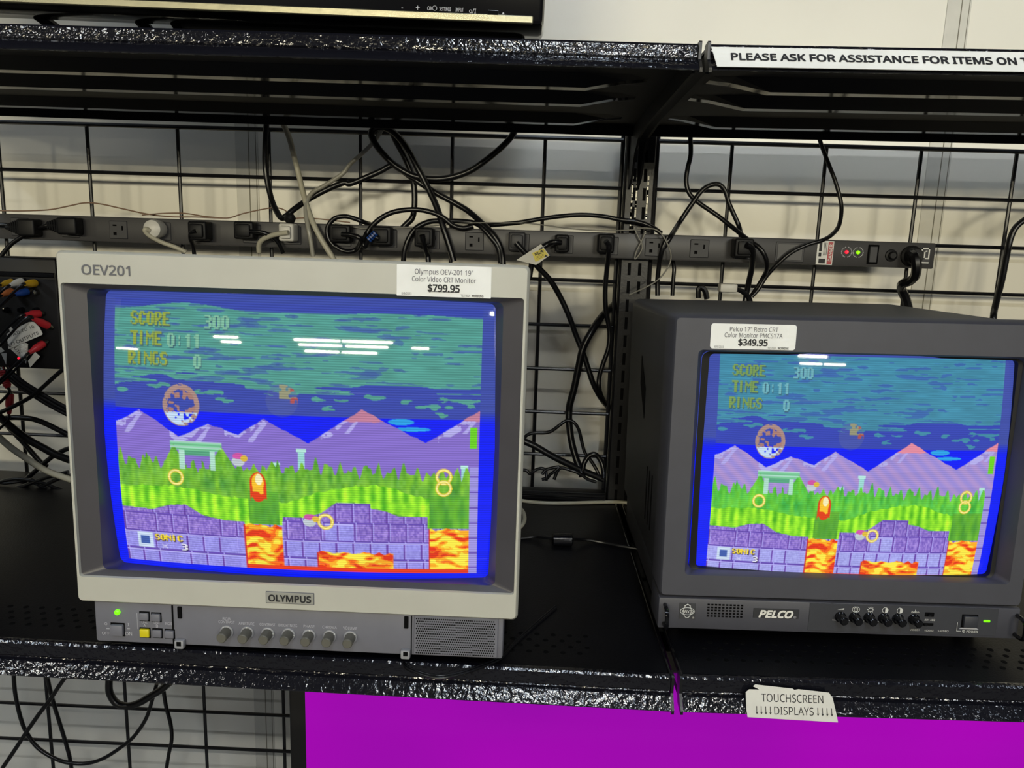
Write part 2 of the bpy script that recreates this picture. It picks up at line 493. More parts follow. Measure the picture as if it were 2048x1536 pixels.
# ------------------------------------------------------------------ the game picture both tubes show (plain stand-in landscape)
GW, GH = 672, 472
FONT = {'S': '01110 11001 11000 01110 00011 10011 01110', 'C': '01110 11011 11000 11000 11000 11011 01110', 'O': '01110 11011 11011 11011 11011 11011 01110',
        'R': '11110 11011 11011 11110 11100 11010 11011', 'E': '11111 11000 11000 11110 11000 11000 11111', 'T': '11111 00110 00110 00110 00110 00110 00110',
        'I': '01100 01100 01100 01100 01100 01100 01100', 'M': '10001 11011 11111 10101 10001 10001 10001', 'N': '10001 11001 11101 10111 10011 10001 10001',
        'G': '01110 11000 11000 11011 11001 11001 01110', '3': '11110 00011 00011 01110 00011 00011 11110', '0': '01110 11011 11011 11011 11011 11011 01110',
        '1': '00110 01110 00110 00110 00110 00110 00110', ':': '00000 00100 00100 00000 00100 00100 00000', 'X': '00000 00000 10001 01010 00100 01010 10001', ' ': '00000 ' * 7}


def vnoise(x, y, seed):
    rs = np.random.RandomState(seed); g = rs.rand(64, 64)
    xi = np.floor(x).astype(int); yi = np.floor(y).astype(int); fx = x - xi; fy = y - yi
    fx = fx * fx * (3 - 2 * fx); fy = fy * fy * (3 - 2 * fy)
    q = lambda a, c: g[a % 64, c % 64]
    return (q(xi, yi) * (1 - fx) + q(xi + 1, yi) * fx) * (1 - fy) + (q(xi, yi + 1) * (1 - fx) + q(xi + 1, yi + 1) * fx) * fy


def game_picture(blueish):
    s, t = np.meshgrid(np.linspace(0, 1, GW), np.linspace(0, 1.02, GH))
    img = np.zeros((GH, GW, 3)); rs = np.random.RandomState(7)

    def put(mask, col):
        img[mask] = col
    img[:] = (2, 22, 250)
    top = t < .405                                                    # scanned before the exposure: weaker glow, with room reflection washed into its colours
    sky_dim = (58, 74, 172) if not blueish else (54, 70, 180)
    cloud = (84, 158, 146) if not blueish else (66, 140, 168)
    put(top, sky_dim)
    k1 = vnoise(s * 10 + t * 3, t * 90, 1); k2 = vnoise(s * 24, t * 130, 2); k3 = vnoise(s * 6, t * 0 + 3.3, 5); k4 = vnoise(s * 50, t * 110, 6)
    edge = .300 + .05 * (k3 - .5) + .06 * (k1 - .5)
    mixn = .45 * k1 + .38 * k2 + .17 * k4
    shade = (.93 + .14 * k2)[..., None]
    inner = (t < edge) & (t > (.030 if not blueish else -1))
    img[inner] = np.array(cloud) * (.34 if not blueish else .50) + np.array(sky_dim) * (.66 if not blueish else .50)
    band = (t < edge) & (t > (.010 + .030 * vnoise(s * 5, t * 20, 8) if not blueish else -1)) & (mixn < .72)
    img[band] = (np.array(cloud) * shade)[band]
    streak = (t < edge - .008) & band & (mixn > .62)
    img[streak] = (np.array(cloud) * .55 + np.array(sky_dim) * .45)
    for (cs, ct, w_) in ((.02, .335, .018), (.12, .315, .045), (.27, .335, .07), (.30, .36, .045), (.48, .325, .06), (.57, .345, .03), (.63, .34, .03), (.72, .33, .05), (.60, .375, .022), (.80, .345, .03), (.87, .36, .07), (.93, .335, .08), (.90, .388, .02), (.97, .36, .03)):
        put((((s - cs) / w_) ** 2 + ((t - ct) / .013) ** 2 < 1.25 - 1.5 * k4) & (k2 < .80), cloud)
    put((((s - .79) / .035) ** 2 + ((t - .418) / .012) ** 2 < 1) | (((s - .82) / .05) ** 2 + ((t - .445) / .008) ** 2 < 1), (40, 165, 235))
    # mountains
    pk = [(-.05, .49), (0, .462), (.069, .411), (.182, .504), (.265, .451), (.349, .485), (.42, .423), (.542, .508), (.685, .376), (.856, .496), (1.0, .369), (1.1, .33)]
    line = np.interp(s[0], [p[0] for p in pk], [p[1] for p in pk]) + .006 * (vnoise(s[0] * 60, s[0] * 0, 11) - .5)
    mtn = t > line[None, :]
    base = np.array((136, 112, 206) if not blueish else (164, 144, 214))
    img[mtn] = base
    if blueish:                                                      # moire ripple of the finer tube
        rp = .5 + .5 * np.sin((s * 1.0 - t * .8) * 120)
        img[mtn] = (base + (np.array((20, 8, -6)) * (rp[..., None] - .4)))[mtn]
    for (ps, pt, red) in ((.069, .411, 0), (.265, .451, 0), (.42, .423, 0), (.685, .376, 1), (1.0, .369, 1)):
        d = t - line[None, :]
        lft = (s < ps + .004) & (s > ps - .11) & mtn & (d < .018 + .03 * (vnoise(s * 40, t * 40, 13) - .4))
        img[lft & (vnoise(s * 90, t * 120, 15) > .30)] = (182, 176, 238)
        put(mtn & (abs(s - (ps + .01 - (t - pt) * .55)) < .007 + .006 * (vnoise(s * 30, t * 60, 17) - .5)) & (t - pt < .09) & (t > pt + .012), (178, 170, 236))
        if red: put(mtn & (t < pt + .045 + .012 * (vnoise(s * 50, t * 30, 19) - .5)) & (abs(s - ps) < .06), (196, 128, 156) if not blueish else (228, 140, 160))
    # ruin gate, pillars
    gs = (178, 226, 206)
    put((s > .156) & (s < .302) & (t > .520) & (t < .556), (120, 200, 150))
    put((s > .156) & (s < .302) & (((t > .520) & (t < .527)) | ((t > .540) & (t < .546))), gs)
    for a, c in ((.180, .196), (.268, .282)): put((s > a) & (s < c) & (t > .556) & (t < .66), gs)
    put((s > .180) & (s < .282) & (t > .556) & (t < .574), (88, 168, 130))
    for a, c, e in ((.512, .530, .53), (.445, .458, .585), (.955, .968, .58)):
        put((s > a) & (s < c) & (t > e) & (t < .68), (160, 220, 216)); put((s > a - .004) & (s < c + .004) & (t > e) & (t < e + .012), (186, 236, 226))
    # trees
    saw = lambda k, o: 1 - np.abs(2 * ((s[0] * k + o) % 1) - 1)
    th = .655 - .050 * saw(29, .3) * vnoise(s[0] * 29 + .3, s[0] * 0 + .5, 23) * 1.5 - .030 * saw(47, .1) - .025 * vnoise(s[0] * 12, s[0] * 0 + .5, 29)
    for (cs, hh, w_) in ((.092, .585, .010), (.15, .59, .018), (.165, .535, .012), (.300, .535, .014), (.085, .57, .006), (.39, .60, .016), (.44, .58, .012), (.52, .60, .02), (.70, .585, .008), (.80, .61, .012), (.11, .60, .012)):
        th = np.minimum(th, hh + np.abs(s[0] - cs) / w_ * .03)
    g1 = vnoise(s * 70, t * 9, 31); g2 = vnoise(s * 120, t * 60, 37)
    tr = t > th[None, :]
    g3 = vnoise(s * 95, t * 22, 33); g1 = .5 * g1 + .5 * g3
    dk = np.stack([58 + 84 * g1 + 22 * g2, 136 + 72 * g1 + 20 * g2, 36 + 34 * g2], -1) if not blueish else np.stack([52 + 84 * g1, 158 + 66 * g1 + 16 * g2, 46 + 36 * g2], -1)
    img[tr] = dk[tr]
    # gate opening shows hills through
    for a, c in ((.20, .212), (.226, .243), (.252, .264)): put((s > a) & (s < c) & (t > .580) & (t < .625 - .2 * abs(s - (a + c) / 2)), tuple(base))
    put((s > .156) & (s < .302) & (t > .520) & (t < .527), gs); put((s > .156) & (s < .302) & (t > .540) & (t < .546), gs)
    for a, c in ((.180, .196), (.268, .282)): put((s > a) & (s < c) & (t > .556) & (t < .63), gs)
    # bright turf
    gt = np.interp(s[0], [0, .07, .16, .28, .36, .46, .50, .58, .67, .75, .80, .87], [.712, .705, .70, .722, .735, .742, .735, .69, .663, .665, .69, .715]) + .010 * (vnoise(s[0] * 90, s[0] * 0, 41) - .5)
    gb = np.interp(s[0], [0, .09, .14, .19, .24, .30, .355, .356, .463, .464, .52, .57, .614, .707, .708, .75, .785, .863, .864, 1], [.795, .80, .778, .772, .812, .826, .826, .835, .835, .80, .80, .78, .735, .735, .755, .765, .785, .785, .832, .832])
    turf = (t > gt[None, :]) & (t < gb[None, :] + .012 * (vnoise(s * 80, t * 0, 43) - .5)) & (s < .868) & ~((s > .37) & (s < .455))
    stripes = .5 + .5 * np.sin(s * 2 * PI * 33 + 1.0)
    q = np.clip(.55 * stripes + .75 * vnoise(s * 66, t * 24, 47) - .12 + .25 * vnoise(s * 130, t * 90, 49), 0, 1.3)
    tc_ = np.stack([74 + 100 * q, 176 + 76 * np.clip(q, 0, 1), 22 + 24 * q], -1)
    img[turf] = np.clip(tc_, 0, 255)[turf]
    gq = np.stack([66 + 60 * g1, 148 + 56 * g1, 36 + 20 * g2], -1); mk = ((s > .868) | ((s > .37) & (s < .455))) & (t > .70) & (t < .838); img[mk] = gq[mk]
    # bricks
    bt = (t > gb[None, :]); rowh = .0755
    sb = s / .0472; tb = (t - .737) / rowh; row = np.floor(tb)
    speck = vnoise(s * 240, t * 120, 53)
    upper = t < .745 + rowh * 2.0
    up_l = (row < 1) | ((row < 2) & ((s < .355) | (s > .66) | ((s > .464) & (s < .58))))
    dark = np.stack([112 + 62 * speck, 86 + 60 * speck, 186 + 44 * speck], -1)
    light = np.stack([142 + 24 * speck, 134 + 28 * speck, 224 + 22 * speck], -1)
    if blueish: light = light + np.array((14, 20, 4))
    img[bt] = np.where(up_l[..., None], dark, light)[bt]
    fx = sb + np.where(row % 2 == 0, .12, .0) - np.floor(sb + np.where(row % 2 == 0, .12, .0)); fy = tb - row
    wide = (np.mod(np.floor(sb) * 3 + row * 5, 4) == 0) & (s < .36)
    put(bt & (fx < .10) & ~wide, (104, 66, 168)); put(bt & (fy < .10), (100, 72, 178))
    put(bt & (fx > .10) & (fx < .16) & ~wide, (176, 166, 246)); put(bt & (fy > .10) & (fy < .17) & ~up_l, (186, 180, 250))
    # molten channels
    la = vnoise(s * 24, t * 60 + .8 * np.sin(s * 70), 61) * .62 + vnoise(s * 40 + 9, t * 110, 67) * .38
    lv = np.where((la > .60)[..., None], (255, 236, 70), np.where((la > .47)[..., None], (255, 176, 30), np.where((la > .36)[..., None], (250, 108, 12), (232, 52, 6))))
    for a, c, e in ((.357, .461, .838), (.870, .977, .835), (.559, .768, .940)):
        mk = (s > a) & (s < c) & (t > e + .012 * (vnoise(s * 70, t * 0, 71) - .5)); img[mk] = lv[mk]
        put((s > a - .004) & (s < a) & (t > e), (206, 40, 40))
    put((t > 1.003) & (s > .357) & (s < .977), (236, 60, 20))
    put((s > .977) & (t > .585), (160, 150, 226)); put((s > .977) & (t > .585) & (np.mod(t, .062) < .006), (110, 84, 186))
    put((s > .975) & (s < .995) & (abs(t - .475) < .040), (110, 214, 30))
    # flame, gold hoops, plain blobs where small figures were
    fl = ((s - .399) / .023) ** 2 + ((t - .672) / .045) ** 2 < 1
    fl |= (abs(s - .399) < .023) & (t > .672) & (t < .725 + .03 * vnoise(s * 110, t * 0, 73))
    put(fl, (226, 60, 10))
    fi = ((s - .399) / .017) ** 2 + ((t - .668) / .036) ** 2 < 1
    put(fi | ((abs(s - .399) < .015) & (t > .66) & (t < .695 + .02 * vnoise(s * 160, t * 0, 79))), (252, 196, 40))
    put(((s - .402) / .010) ** 2 + ((t - .655) / .022) ** 2 < 1, (255, 246, 190))
    for (cs, ct) in ((.167, .664), (.907, .625), (.907, .670), (.583, .813)):
        rr_ = np.sqrt(((s - cs) / .0225) ** 2 + ((t - ct) / .0320) ** 2)
        put(abs(rr_ - .84) < .19, (232, 200, 40)); put(abs(rr_ - .84) < .10, (250, 240, 150))
    for (cs, ct) in ((.347, .580), (.539, .808)):
        put(((s - cs) / .018) ** 2 + ((t - ct - .008) / .020) ** 2 < 1, (196, 206, 214)); put(((s - cs) / .016) ** 2 + ((t - ct + .012) / .012) ** 2 < 1, (214, 86, 170))
        put(((s - cs - .017) / .010) ** 2 + ((t - ct + .004) / .012) ** 2 < 1, (226, 190, 60))
    # speckled glassy ball and a hazy one
    rb = np.sqrt(((s - .190) / .052) ** 2 + ((t - .386) / .079) ** 2); sp = vnoise(s * 120, t * 90, 83) * .8 + vnoise(s * 46, t * 34, 85) * .2
    put((rb < 1) & (rb > .74) & (sp > .22), (172, 140, 132)); put((rb < .80) & (sp > .56), (170, 126, 116)); put((rb < .95) & (t > .412) & (sp > .42), (196, 220, 246))
    rb2 = np.sqrt(((s - .470) / .044) ** 2 + ((t - .352) / .062) ** 2)
    mk = rb2 < 1; img[mk] = (img[mk] * .6 + np.array((92, 104, 160)) * .4)
    put((rb2 < .95) & (t < .345) & (s > .462) & (sp > .35), (150, 150, 120)); put((rb2 < .98) & (s > .492) & (t < .36) & (sp > .45), (176, 84, 84))

    def word(txt, s0, t0, ch, cw, col, sh):
        for i, chx in enumerate(txt):
            rows = FONT[chx].split()
            for r_, bits in enumerate(rows):
                for c_, bt_ in enumerate(bits):
                    if bt_ == '1':
                        a = s0 + (i + c_ / 5.4) * cw; e = t0 + r_ / 7 * ch
                        if sh: put((s >= a + .002) & (s < a + cw / 5.2 + .002) & (t >= e + .004) & (t < e + ch / 6.6 + .004), sh)
        for i, chx in enumerate(txt):
            rows = FONT[chx].split()
            for r_, bits in enumerate(rows):
                for c_, bt_ in enumerate(bits):
                    if bt_ == '1':
                        a = s0 + (i + c_ / 5.4) * cw; e = t0 + r_ / 7 * ch
                        put((s >= a) & (s < a + cw / 5.2) & (t >= e) & (t < e + ch / 6.6), col)
    yl = (150, 168, 66) if not blueish else (124, 158, 84); wh = (128, 188, 160) if not blueish else (112, 178, 190); sh = (58, 96, 110)
    word('SCORE', .046, .046, .050, .0230, yl, sh); word('TIME', .046, .119, .050, .0230, yl, sh); word('RINGS', .040, .192, .050, .0230, yl, sh)
    word('300', .255, .050, .050, .0235, wh, sh); word('0:11', .152, .122, .050, .0235, wh, sh); word('0', .226, .197, .050, .0235, wh, sh)
    put((s > .037) & (s < .082) & (t > .897) & (t < .962), (206, 224, 246)); put((s > .046) & (s < .073) & (t > .912) & (t < .948), (64, 96, 176))   # plain counter tile
    word('SONIC', .088, .902, .026, .0170, (246, 220, 50), (60, 40, 70)); word('X', .108, .936, .026, .0175, (216, 214, 250), None); word('3', .166, .936, .028, .019, (246, 246, 255), (40, 30, 80))
    return np.clip(img, 0, 255) / 255.0


def screen_mesh(name, hx, hz, cx, cz, yc, Rx, Rz, pic, s0, s1, t0, t1, matr, parent, label):
    """curved tube face; picture colours held per vertex"""
    NX, NZ = 580, 430
    ex = 1.06
    us = np.linspace(.5 - .5 * ex, .5 + .5 * ex, NX); vs_ = np.linspace(.5 - .5 * ex, .5 + .5 * ex, NZ)
    U, V = np.meshgrid(us, vs_)
    X = (U - .5) * 2 * hx; Z = (.5 - V) * 2 * hz
    Y = yc + X ** 2 / (2 * Rx) + Z ** 2 / (2 * Rz)
    co = np.stack([X + cx, Y, Z + cz], -1).reshape(-1, 3)
    S = (U - s0) / (s1 - s0); T = (V - t0) / (t1 - t0)
    ii = np.clip(T / 1.02 * (GH - 1), 0, GH - 1); jj = np.clip(S * (GW - 1), 0, GW - 1)
    i0 = np.floor(ii).astype(int); j0 = np.floor(jj).astype(int); i1 = np.minimum(i0 + 1, GH - 1); j1 = np.minimum(j0 + 1, GW - 1)
    fi = (ii - i0)[..., None]; fj = (jj - j0)[..., None]
    col = (pic[i0, j0] * (1 - fj) + pic[i0, j1] * fj) * (1 - fi) + (pic[i1, j0] * (1 - fj) + pic[i1, j1] * fj) * fi
    ins = (S >= 0) & (S <= 1) & (T >= 0) & (T <= 1.02)
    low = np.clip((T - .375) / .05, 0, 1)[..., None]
    bord = (1 - low) * np.array((62, 78, 168)) / 255 + low * np.array((0, 24, 252)) / 255  # upper border: weaker glow with reflected haze mixed into its blue
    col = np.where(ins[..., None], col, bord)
    colL = np.where(col <= .04045, col / 12.92, ((col + .055) / 1.055) ** 2.4)
    me = bpy.data.meshes.new(name)
    idx = np.arange(NX * NZ).reshape(NZ, NX)
    q = np.stack([idx[:-1, :-1], idx[1:, :-1], idx[1:, 1:], idx[:-1, 1:]], -1).reshape(-1, 4)
    me.vertices.add(len(co)); me.vertices.foreach_set('co', co.ravel())
    me.loops.add(q.size); me.loops.foreach_set('vertex_index', q.ravel().astype(np.int32))
    me.polygons.add(len(q)); me.polygons.foreach_set('loop_start', (np.arange(len(q)) * 4).astype(np.int32)); me.polygons.foreach_set('loop_total', np.full(len(q), 4, np.int32))
    me.update(calc_edges=True)
    at_ = me.attributes.new('picture', 'FLOAT_COLOR', 'POINT')
    at_.data.foreach_set('color', np.concatenate([colL.reshape(-1, 3), np.ones((len(co), 1))], 1).astype(np.float32).ravel())
    at2 = me.attributes.new('scan', 'FLOAT', 'POINT'); at2.data.foreach_set('value', T.astype(np.float32).ravel())
    me.polygons.foreach_set('use_smooth', [True] * len(q))
    me.materials.append(matr); me.validate()
    o = bpy.data.objects.new('screen', me); C.objects.link(o); o.parent = parent; o['label'] = label
    return o


def screen_mat(name, lines, depth):
    mt = bpy.data.materials.new(name); mt.use_nodes = True; nt = mt.node_tree; b = nt.nodes['Principled BSDF']
    b.inputs['Base Color'].default_value = (.012, .013, .015, 1); b.inputs['Roughness'].default_value = .025; b.inputs['Specular IOR Level'].default_value = .5
    a = nt.nodes.new('ShaderNodeAttribute'); a.attribute_name = 'picture'
    s_ = nt.nodes.new('ShaderNodeAttribute'); s_.attribute_name = 'scan'
    mu = nt.nodes.new('ShaderNodeMath'); mu.operation = 'MULTIPLY'; mu.inputs[1].default_value = 2 * PI * lines
    si = nt.nodes.new('ShaderNodeMath'); si.operation = 'SINE'
    ad = nt.nodes.new('ShaderNodeMath'); ad.operation = 'MULTIPLY_ADD'; ad.inputs[1].default_value = depth; ad.inputs[2].default_value = .97 - depth * .3
    nt.links.new(s_.outputs['Fac'], mu.inputs[0]); nt.links.new(mu.outputs[0], si.inputs[0]); nt.links.new(si.outputs[0], ad.inputs[0])
    sc_ = nt.nodes.new('ShaderNodeVectorMath'); sc_.operation = 'SCALE'
    nt.links.new(a.outputs['Color'], sc_.inputs[0]); nt.links.new(ad.outputs[0], sc_.inputs['Scale'])
    nt.links.new(sc_.outputs['Vector'], b.inputs['Emission Color']); b.inputs['Emission Strength'].default_value = 1.0
    return mt


# ------------------------------------------------------------------ cream framed monitor
O = thing('crt_monitor', (.6705, -.573, H - .6155), 'cream framed CRT monitor with grey control strip, on the left lower shelf', 'monitor', (-.0195, 0, 0))
b = MB()
zc, hz = .2395, .1797
b.rings([rr(0, zc, .2285, hz, .045, .006), rr(0, zc, .2285, hz, .0035, .006), rr(0, zc, .2260, hz - .0025, 0, .004),
         rr(0, .2383, .2238, .1500, 0, .003), rr(0, .2383, .2232, .1494, .004, .003), rr(0, .2383, .2232, .1494, .012, .003)], M_CREAM)
b.build('bezel', O, ang=50)
b = MB()
sx_, sz, shx, shz = -.0020, .2355, .1975, .1450
b.rings([rr(0, .2383, .2233, .1495, .0032, .003, bow=.0001), rr(0, .2383, .2040, .1450, .0090, .006, bow=.0001), rr(sx_, sz, shx + .0005, shz + .0005, .0240, .007, bow=.0030), rr(sx_, sz, shx, shz, .050, .007, bow=.0030)], M_INNER)
b.build('inner_bezel', O, ang=20)
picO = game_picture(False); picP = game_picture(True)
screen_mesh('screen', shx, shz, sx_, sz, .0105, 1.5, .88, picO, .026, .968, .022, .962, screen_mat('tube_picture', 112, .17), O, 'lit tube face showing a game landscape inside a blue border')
b = MB()
b.rings([rr(0, .240, .222, .1725, .044, .006), rr(0, .240, .222, .1725, .30, .010), rr(0, .236, .185, .145, .44, .02), rr(0, .236, .180, .140, .478, .02)], M_GREYD, cap0=False, cap1=True)
b.box(-.205, .205, .010, .40, .0185, .085, M_GREYD, .004)
b.build('cabinet', O)
b = MB()
for k in range(8): b.box(-.17, .17, .09 + k * .024, .097 + k * .024, .4119, .4130, M_GREY)
b.build('top_vents', O, smooth=False)
b = MB(); b.box(-.2145, .2145, .006, .045, .0135, .064, M_GREY, .003)
b.box(-.132, -.1305, .0052, .0062, .0145, .058, M_SLOT); b.box(.1185, .1195, .0052, .0062, .0145, .058, M_SLOT)
cp = b.build('control_panel', O)
for x in (-.19, .19):
    for y in (.06, .36):
        z = .0050 - .0105 * x + .0195 * y; b = MB(); b.lathe([(0, .012), (.022 - z, .014)], (x, y, z), (0, 0, 1), M_BLK); b.build('foot', O)
b = MB(); b.box(.1215, .2090, .0035, .0065, .0160, .0600, M_GREY, .001, 1)
g = b.build('speaker_grille', O, smooth=False)
b = MB()
for i in range(15):
    for j in range(38):
        b.lathe([(0, .00078), (.0002, .00078)], (.1245 + j * .00215 + (.0011 if i % 2 else 0), .0034, .0185 + i * .0027), (0, -1, 0), M_SLOT, 6)
h = b.build('grille_holes', g, smooth=False); h['kind'] = 'stuff'
b = MB(); b.lathe([(0, .0030), (.002, .0028), (.003, .0015)], (-.1893, .006, .0480), (0, -1, 0), M_LEDG); b.build('power_light', O, label='lit green power light')
for (x, z, hw, nm, mt) in ((-.190, .0285, .0066, 'power_button', M_GREY), (-.1610, .0445, .0046, 'input_button', M_GREY), (-.1485, .0440, .0046, 'input_button', M_GREY),
                           (-.1612, .0262, .0050, 'input_button', M_YEL), (-.1480, .0262, .0046, 'input_button', M_GREY), (-.1350, .0260, .0046, 'input_button', M_GREY)):
    b = MB(); b.box(x - hw - .0008, x + hw + .0008, .0056, .0064, z - hw - .0008, z + hw + .0008, M_SLOT)
    b.box(x - hw, x + hw, .0020 if nm == 'power_button' else .0034, .007, z - hw * .9, z + hw * .9, mt, .0009, 2)
    b.build(nm, O, label='lit yellow input button' if mt is M_YEL else None)
for k in range(7):
    x = -.0745 + k * .02165
    b = MB(); b.lathe([(0, .0072), (.002, .0070), (.0025, .0058)], (x, .0065, .0315), (0, -1, 0), M_GREYD, 24)
    b.lathe([(0, .0056), (.013, .0052), (.014, .0044)], (x, .0045, .0315), (0, -1, 0), M_KNOB, 24)
    a = (-.5, 0, 1.45, 1.6, .1, 1.0, .9)[k]
    b.box(-.0005, .0005, .0036, .0040, .0050, .0070, M_WHT, M=Matrix.Translation((x, 0, .0315)) @ Matrix.Rotation(a, 4, 'Y'))
    b.build('knob', O)
for x in (-.1235, .1135):
    b = MB(); b.box(x - .0022, x + .0022, .0045, .0064, .0440, .0570, M_SLOT, .0004, 1); b.build('latch_slot', O, smooth=False)
    b = MB(); b.box(x - .0050, x + .0050, .0000, .007, .0120, .0215, M_GREYD, .0016); b.box(x - .0020, x + .0026, -.0004, .001, .0160, .0205, M_SLOT)
    b.build('hinge_clip', O)
b = MB()
P_ = lambda t, sz_, x, z, **k: b.text(t, sz_, (x, .0058, z), M_LGREY, **k)
for (t, x, z, wd) in (('RGB', -.0745, .0460, .008), ('CONTRAST', -.0745, .0424, .0170), ('APERTURE', -.0535, .0416, .0165), ('CONTRAST', -.0315, .0416, .0165), ('BRIGHTNESS', -.0102, .0416, .0195), ('PHASE', .0120, .0416, .0115), ('CHROMA', .0335, .0416, .0150), ('VOLUME', .0550, .0416, .0145)):
    P_(t, .0042, x, z, fit=wd)
for (t, x, z, sz_) in (('OFF', -.2030, .0240, .0046), ('ON', -.1785, .0245, .0052), ('A', -.1612, .0345, .0044), ('B', -.1482, .0345, .0044), ('RGB', -.1352, .0378, .0042), ('LINE', -.1612, .0380, .0030), ('LINE', -.1482, .0380, .0030), ('O', -.2022, .0345, .0042), ('I', -.1785, .0350, .0042)):
    P_(t, sz_, x, z)
b.box(-.2022, -.1988, .0055, .0059, .0285, .0291, M_LGREY); b.box(-.1800, -.1770, .0055, .0059, .0295, .0301, M_LGREY); b.box(-.1690, -.1686, .0055, .0059, .030, .0475, M_LGREY)
b.build('panel_lettering', O, smooth=False)
b = MB(); b.box(-.0305, .0195, -.0007, .001, .0682, .0812, M_INKG, .0004, 1); b.box(-.0298, .0188, -.0010, .0, .0689, .0805, mat('badge_face', (166, 165, 156), .3, metal=.3), .0003, 1)
bd = b.build('name_badge', O)
b = MB(); b.text('OLYMPUS', .0096, (-.0055, -.0011, .0747), M_INK, fit=.0435, bold=.040); b.build('lettering', bd, smooth=False)
b = MB(); b.text('OEV201', .0128, (-.1775, -.0001, .4020), M_INKG, fit=.0470, bold=.022); b.build('model_lettering', O, smooth=False)


def price(parent, x0, x1, z0, z1, y, l1, l2, l3, l1w, l2w, l3w, nm='price_label', rad=.0006):
    b = MB(); q = ((x0 + x1) / 2, (z0 + z1) / 2, (x1 - x0) / 2, (z1 - z0) / 2)
    b.rings([rr(*q, y, rad), rr(*q, y - .0004, rad)], M_PAPER, True, True)
    c = b.build(nm, parent, smooth=False)
    b = MB(); cx = (x0 + x1) / 2; hh = z1 - z0; yy = y - .0005
    b.text(l1, .0066, (cx, yy, z1 - hh * .20), M_INKG, fit=l1w, lift=.0002); b.text(l2, .0066, (cx, yy, z1 - hh * .44), M_INKG, fit=l2w, lift=.0002)
    b.text(l3, .0092, (cx, yy, z1 - hh * .715), M_INK, fit=l3w, bold=.04, lift=.0002)
    b.box(cx - l3w / 2, cx + l3w / 2, yy - .0003, yy - .0001, z1 - hh * .845, z1 - hh * .825, M_INK)
    b.text('8/9/2023', .0030, (x0 + .0095, yy, z0 + hh * .08), M_INKG, fit=.0095, lift=.0002)
    b.text('TESTED', .0030, (x1 - .0245, yy, z0 + hh * .07), M_INKG, fit=.0085, lift=.0002); b.text('WORKING', .0031, (x1 - .0125, yy, z0 + hh * .07), M_INK, fit=.0110, bold=.02, lift=.0002)
    b.build('lettering', c, smooth=False)


price(O, .1020, .1920, .3870, .4165, -.0001, 'Olympus OEV-201 19"', 'Color Video CRT Monitor', '$799.95', .0555, .0610, .0300)

# ------------------------------------------------------------------ charcoal monitor
Pm = thing('crt_monitor', (1.2545, -.500, H - .6155), 'charcoal CRT monitor with small front knobs, on the right lower shelf', 'monitor', (-.010, -.0125, 0))
b = MB()
zc, hz = .2175, .1560
b.rings([rr(0, zc, .1985, hz, .050, .006), rr(0, zc, .1985, hz, .003, .006), rr(0, zc, .1962, hz - .0022, 0, .004),
         rr(.0050, .2130, .1770, .1255, 0, .005), rr(.0050, .2125, .1755, .1240, .0030, .005), rr(.0060, .2105, .1695, .1240, .0220, .008, bow=.0)], M_CHAR)
b.build('bezel', Pm, ang=40)
sx_, sz, shx, shz = .0080, .2100, .1630, .1215
b = MB(); b.rings([rr(.0060, .2105, .1698, .1242, .0180, .008, bow=.0001), rr(sx_, sz, shx + .0006, shz + .0006, .0190, .005, bow=.0015), rr(sx_, sz, shx, shz, .046, .005, bow=.0015)], M_BLK)
b.build('tube_surround', Pm, ang=30)
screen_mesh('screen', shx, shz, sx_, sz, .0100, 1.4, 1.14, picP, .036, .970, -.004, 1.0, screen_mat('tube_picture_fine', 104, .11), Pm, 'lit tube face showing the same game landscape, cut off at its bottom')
b = MB()
b.rings([rr(0, .2175, .1955, .1530, .049, .006), rr(0, .2175, .1955, .1530, .355, .010), rr(0, .200, .150, .120, .42, .02), rr(0, .200, .145, .115, .445, .02)], M_CHARD, cap1=True)
b.box(-.190, .190, .012, .36, .018, .075, M_CHARD, .004)
b.build('cabinet', Pm)
b = MB()
b.poly([(-.1962, .19, .262), (-.1962, .235, .300), (-.1962, .235, .262), (-.1962, .19, .222)], (1, 0, 0), .002, M_SLOT)
b.build('side_recess', Pm, smooth=False)
b = MB()
for k in range(3): b.box(-.1963, -.1950, .10 + k * .02, .103 + k * .02, .10, .17, M_SLOT)
b.build('side_vents', Pm, smooth=False)
b = MB(); b.box(-.1985, .1985, .0, .05, .0235, .0600, M_CHAR, .002); b.box(.0 - .032, .1745, -.0005, .0008, .0265, .0590, M_CHARD, .0003, 1)
b.build('control_panel', Pm)
for x in (-.17, .17):
    for y in (.05, .32):
        z = .0044 + .0060 * x + .010 * y; b = MB(); b.lathe([(0, .011), (.0255 - z, .012)], (x, y, z), (0, 0, 1), M_BLK); b.build('foot', Pm)
for x in (-.1915, .1950):
    b = MB(); b.tube(crv([(x, .002, .0295), (x, -.010, .0298), (x, -.0155, .0335), (x, -.0155, .0470), (x, -.010, .0515), (x, .002, .0518)], 5), .0024, M_BLKG); b.build('handle', Pm)
b = MB(); b.box(-.1755, -.1575, -.0006, .001, .0355, .0545, mat('logo_plate', (60, 60, 62), .3), .0003, 1)
lp = b.build('logo_plate', Pm)
b = MB(); cx, cz2 = -.1665, .0450
for (rx, rz) in ((.0078, .0042), (.0042, .0078)):
    b.tube([(cx + rx * math.cos(2 * PI * k / 28), -.0008, cz2 + rz * math.sin(2 * PI * k / 28)) for k in range(29)], .00035, M_WHT, 5, False)
b.tube([(cx - .0035, -.0008, cz2 + .0062), (cx, -.0008, cz2 + .0086), (cx + .0035, -.0008, cz2 + .0062)], .00035, M_WHT, 5)
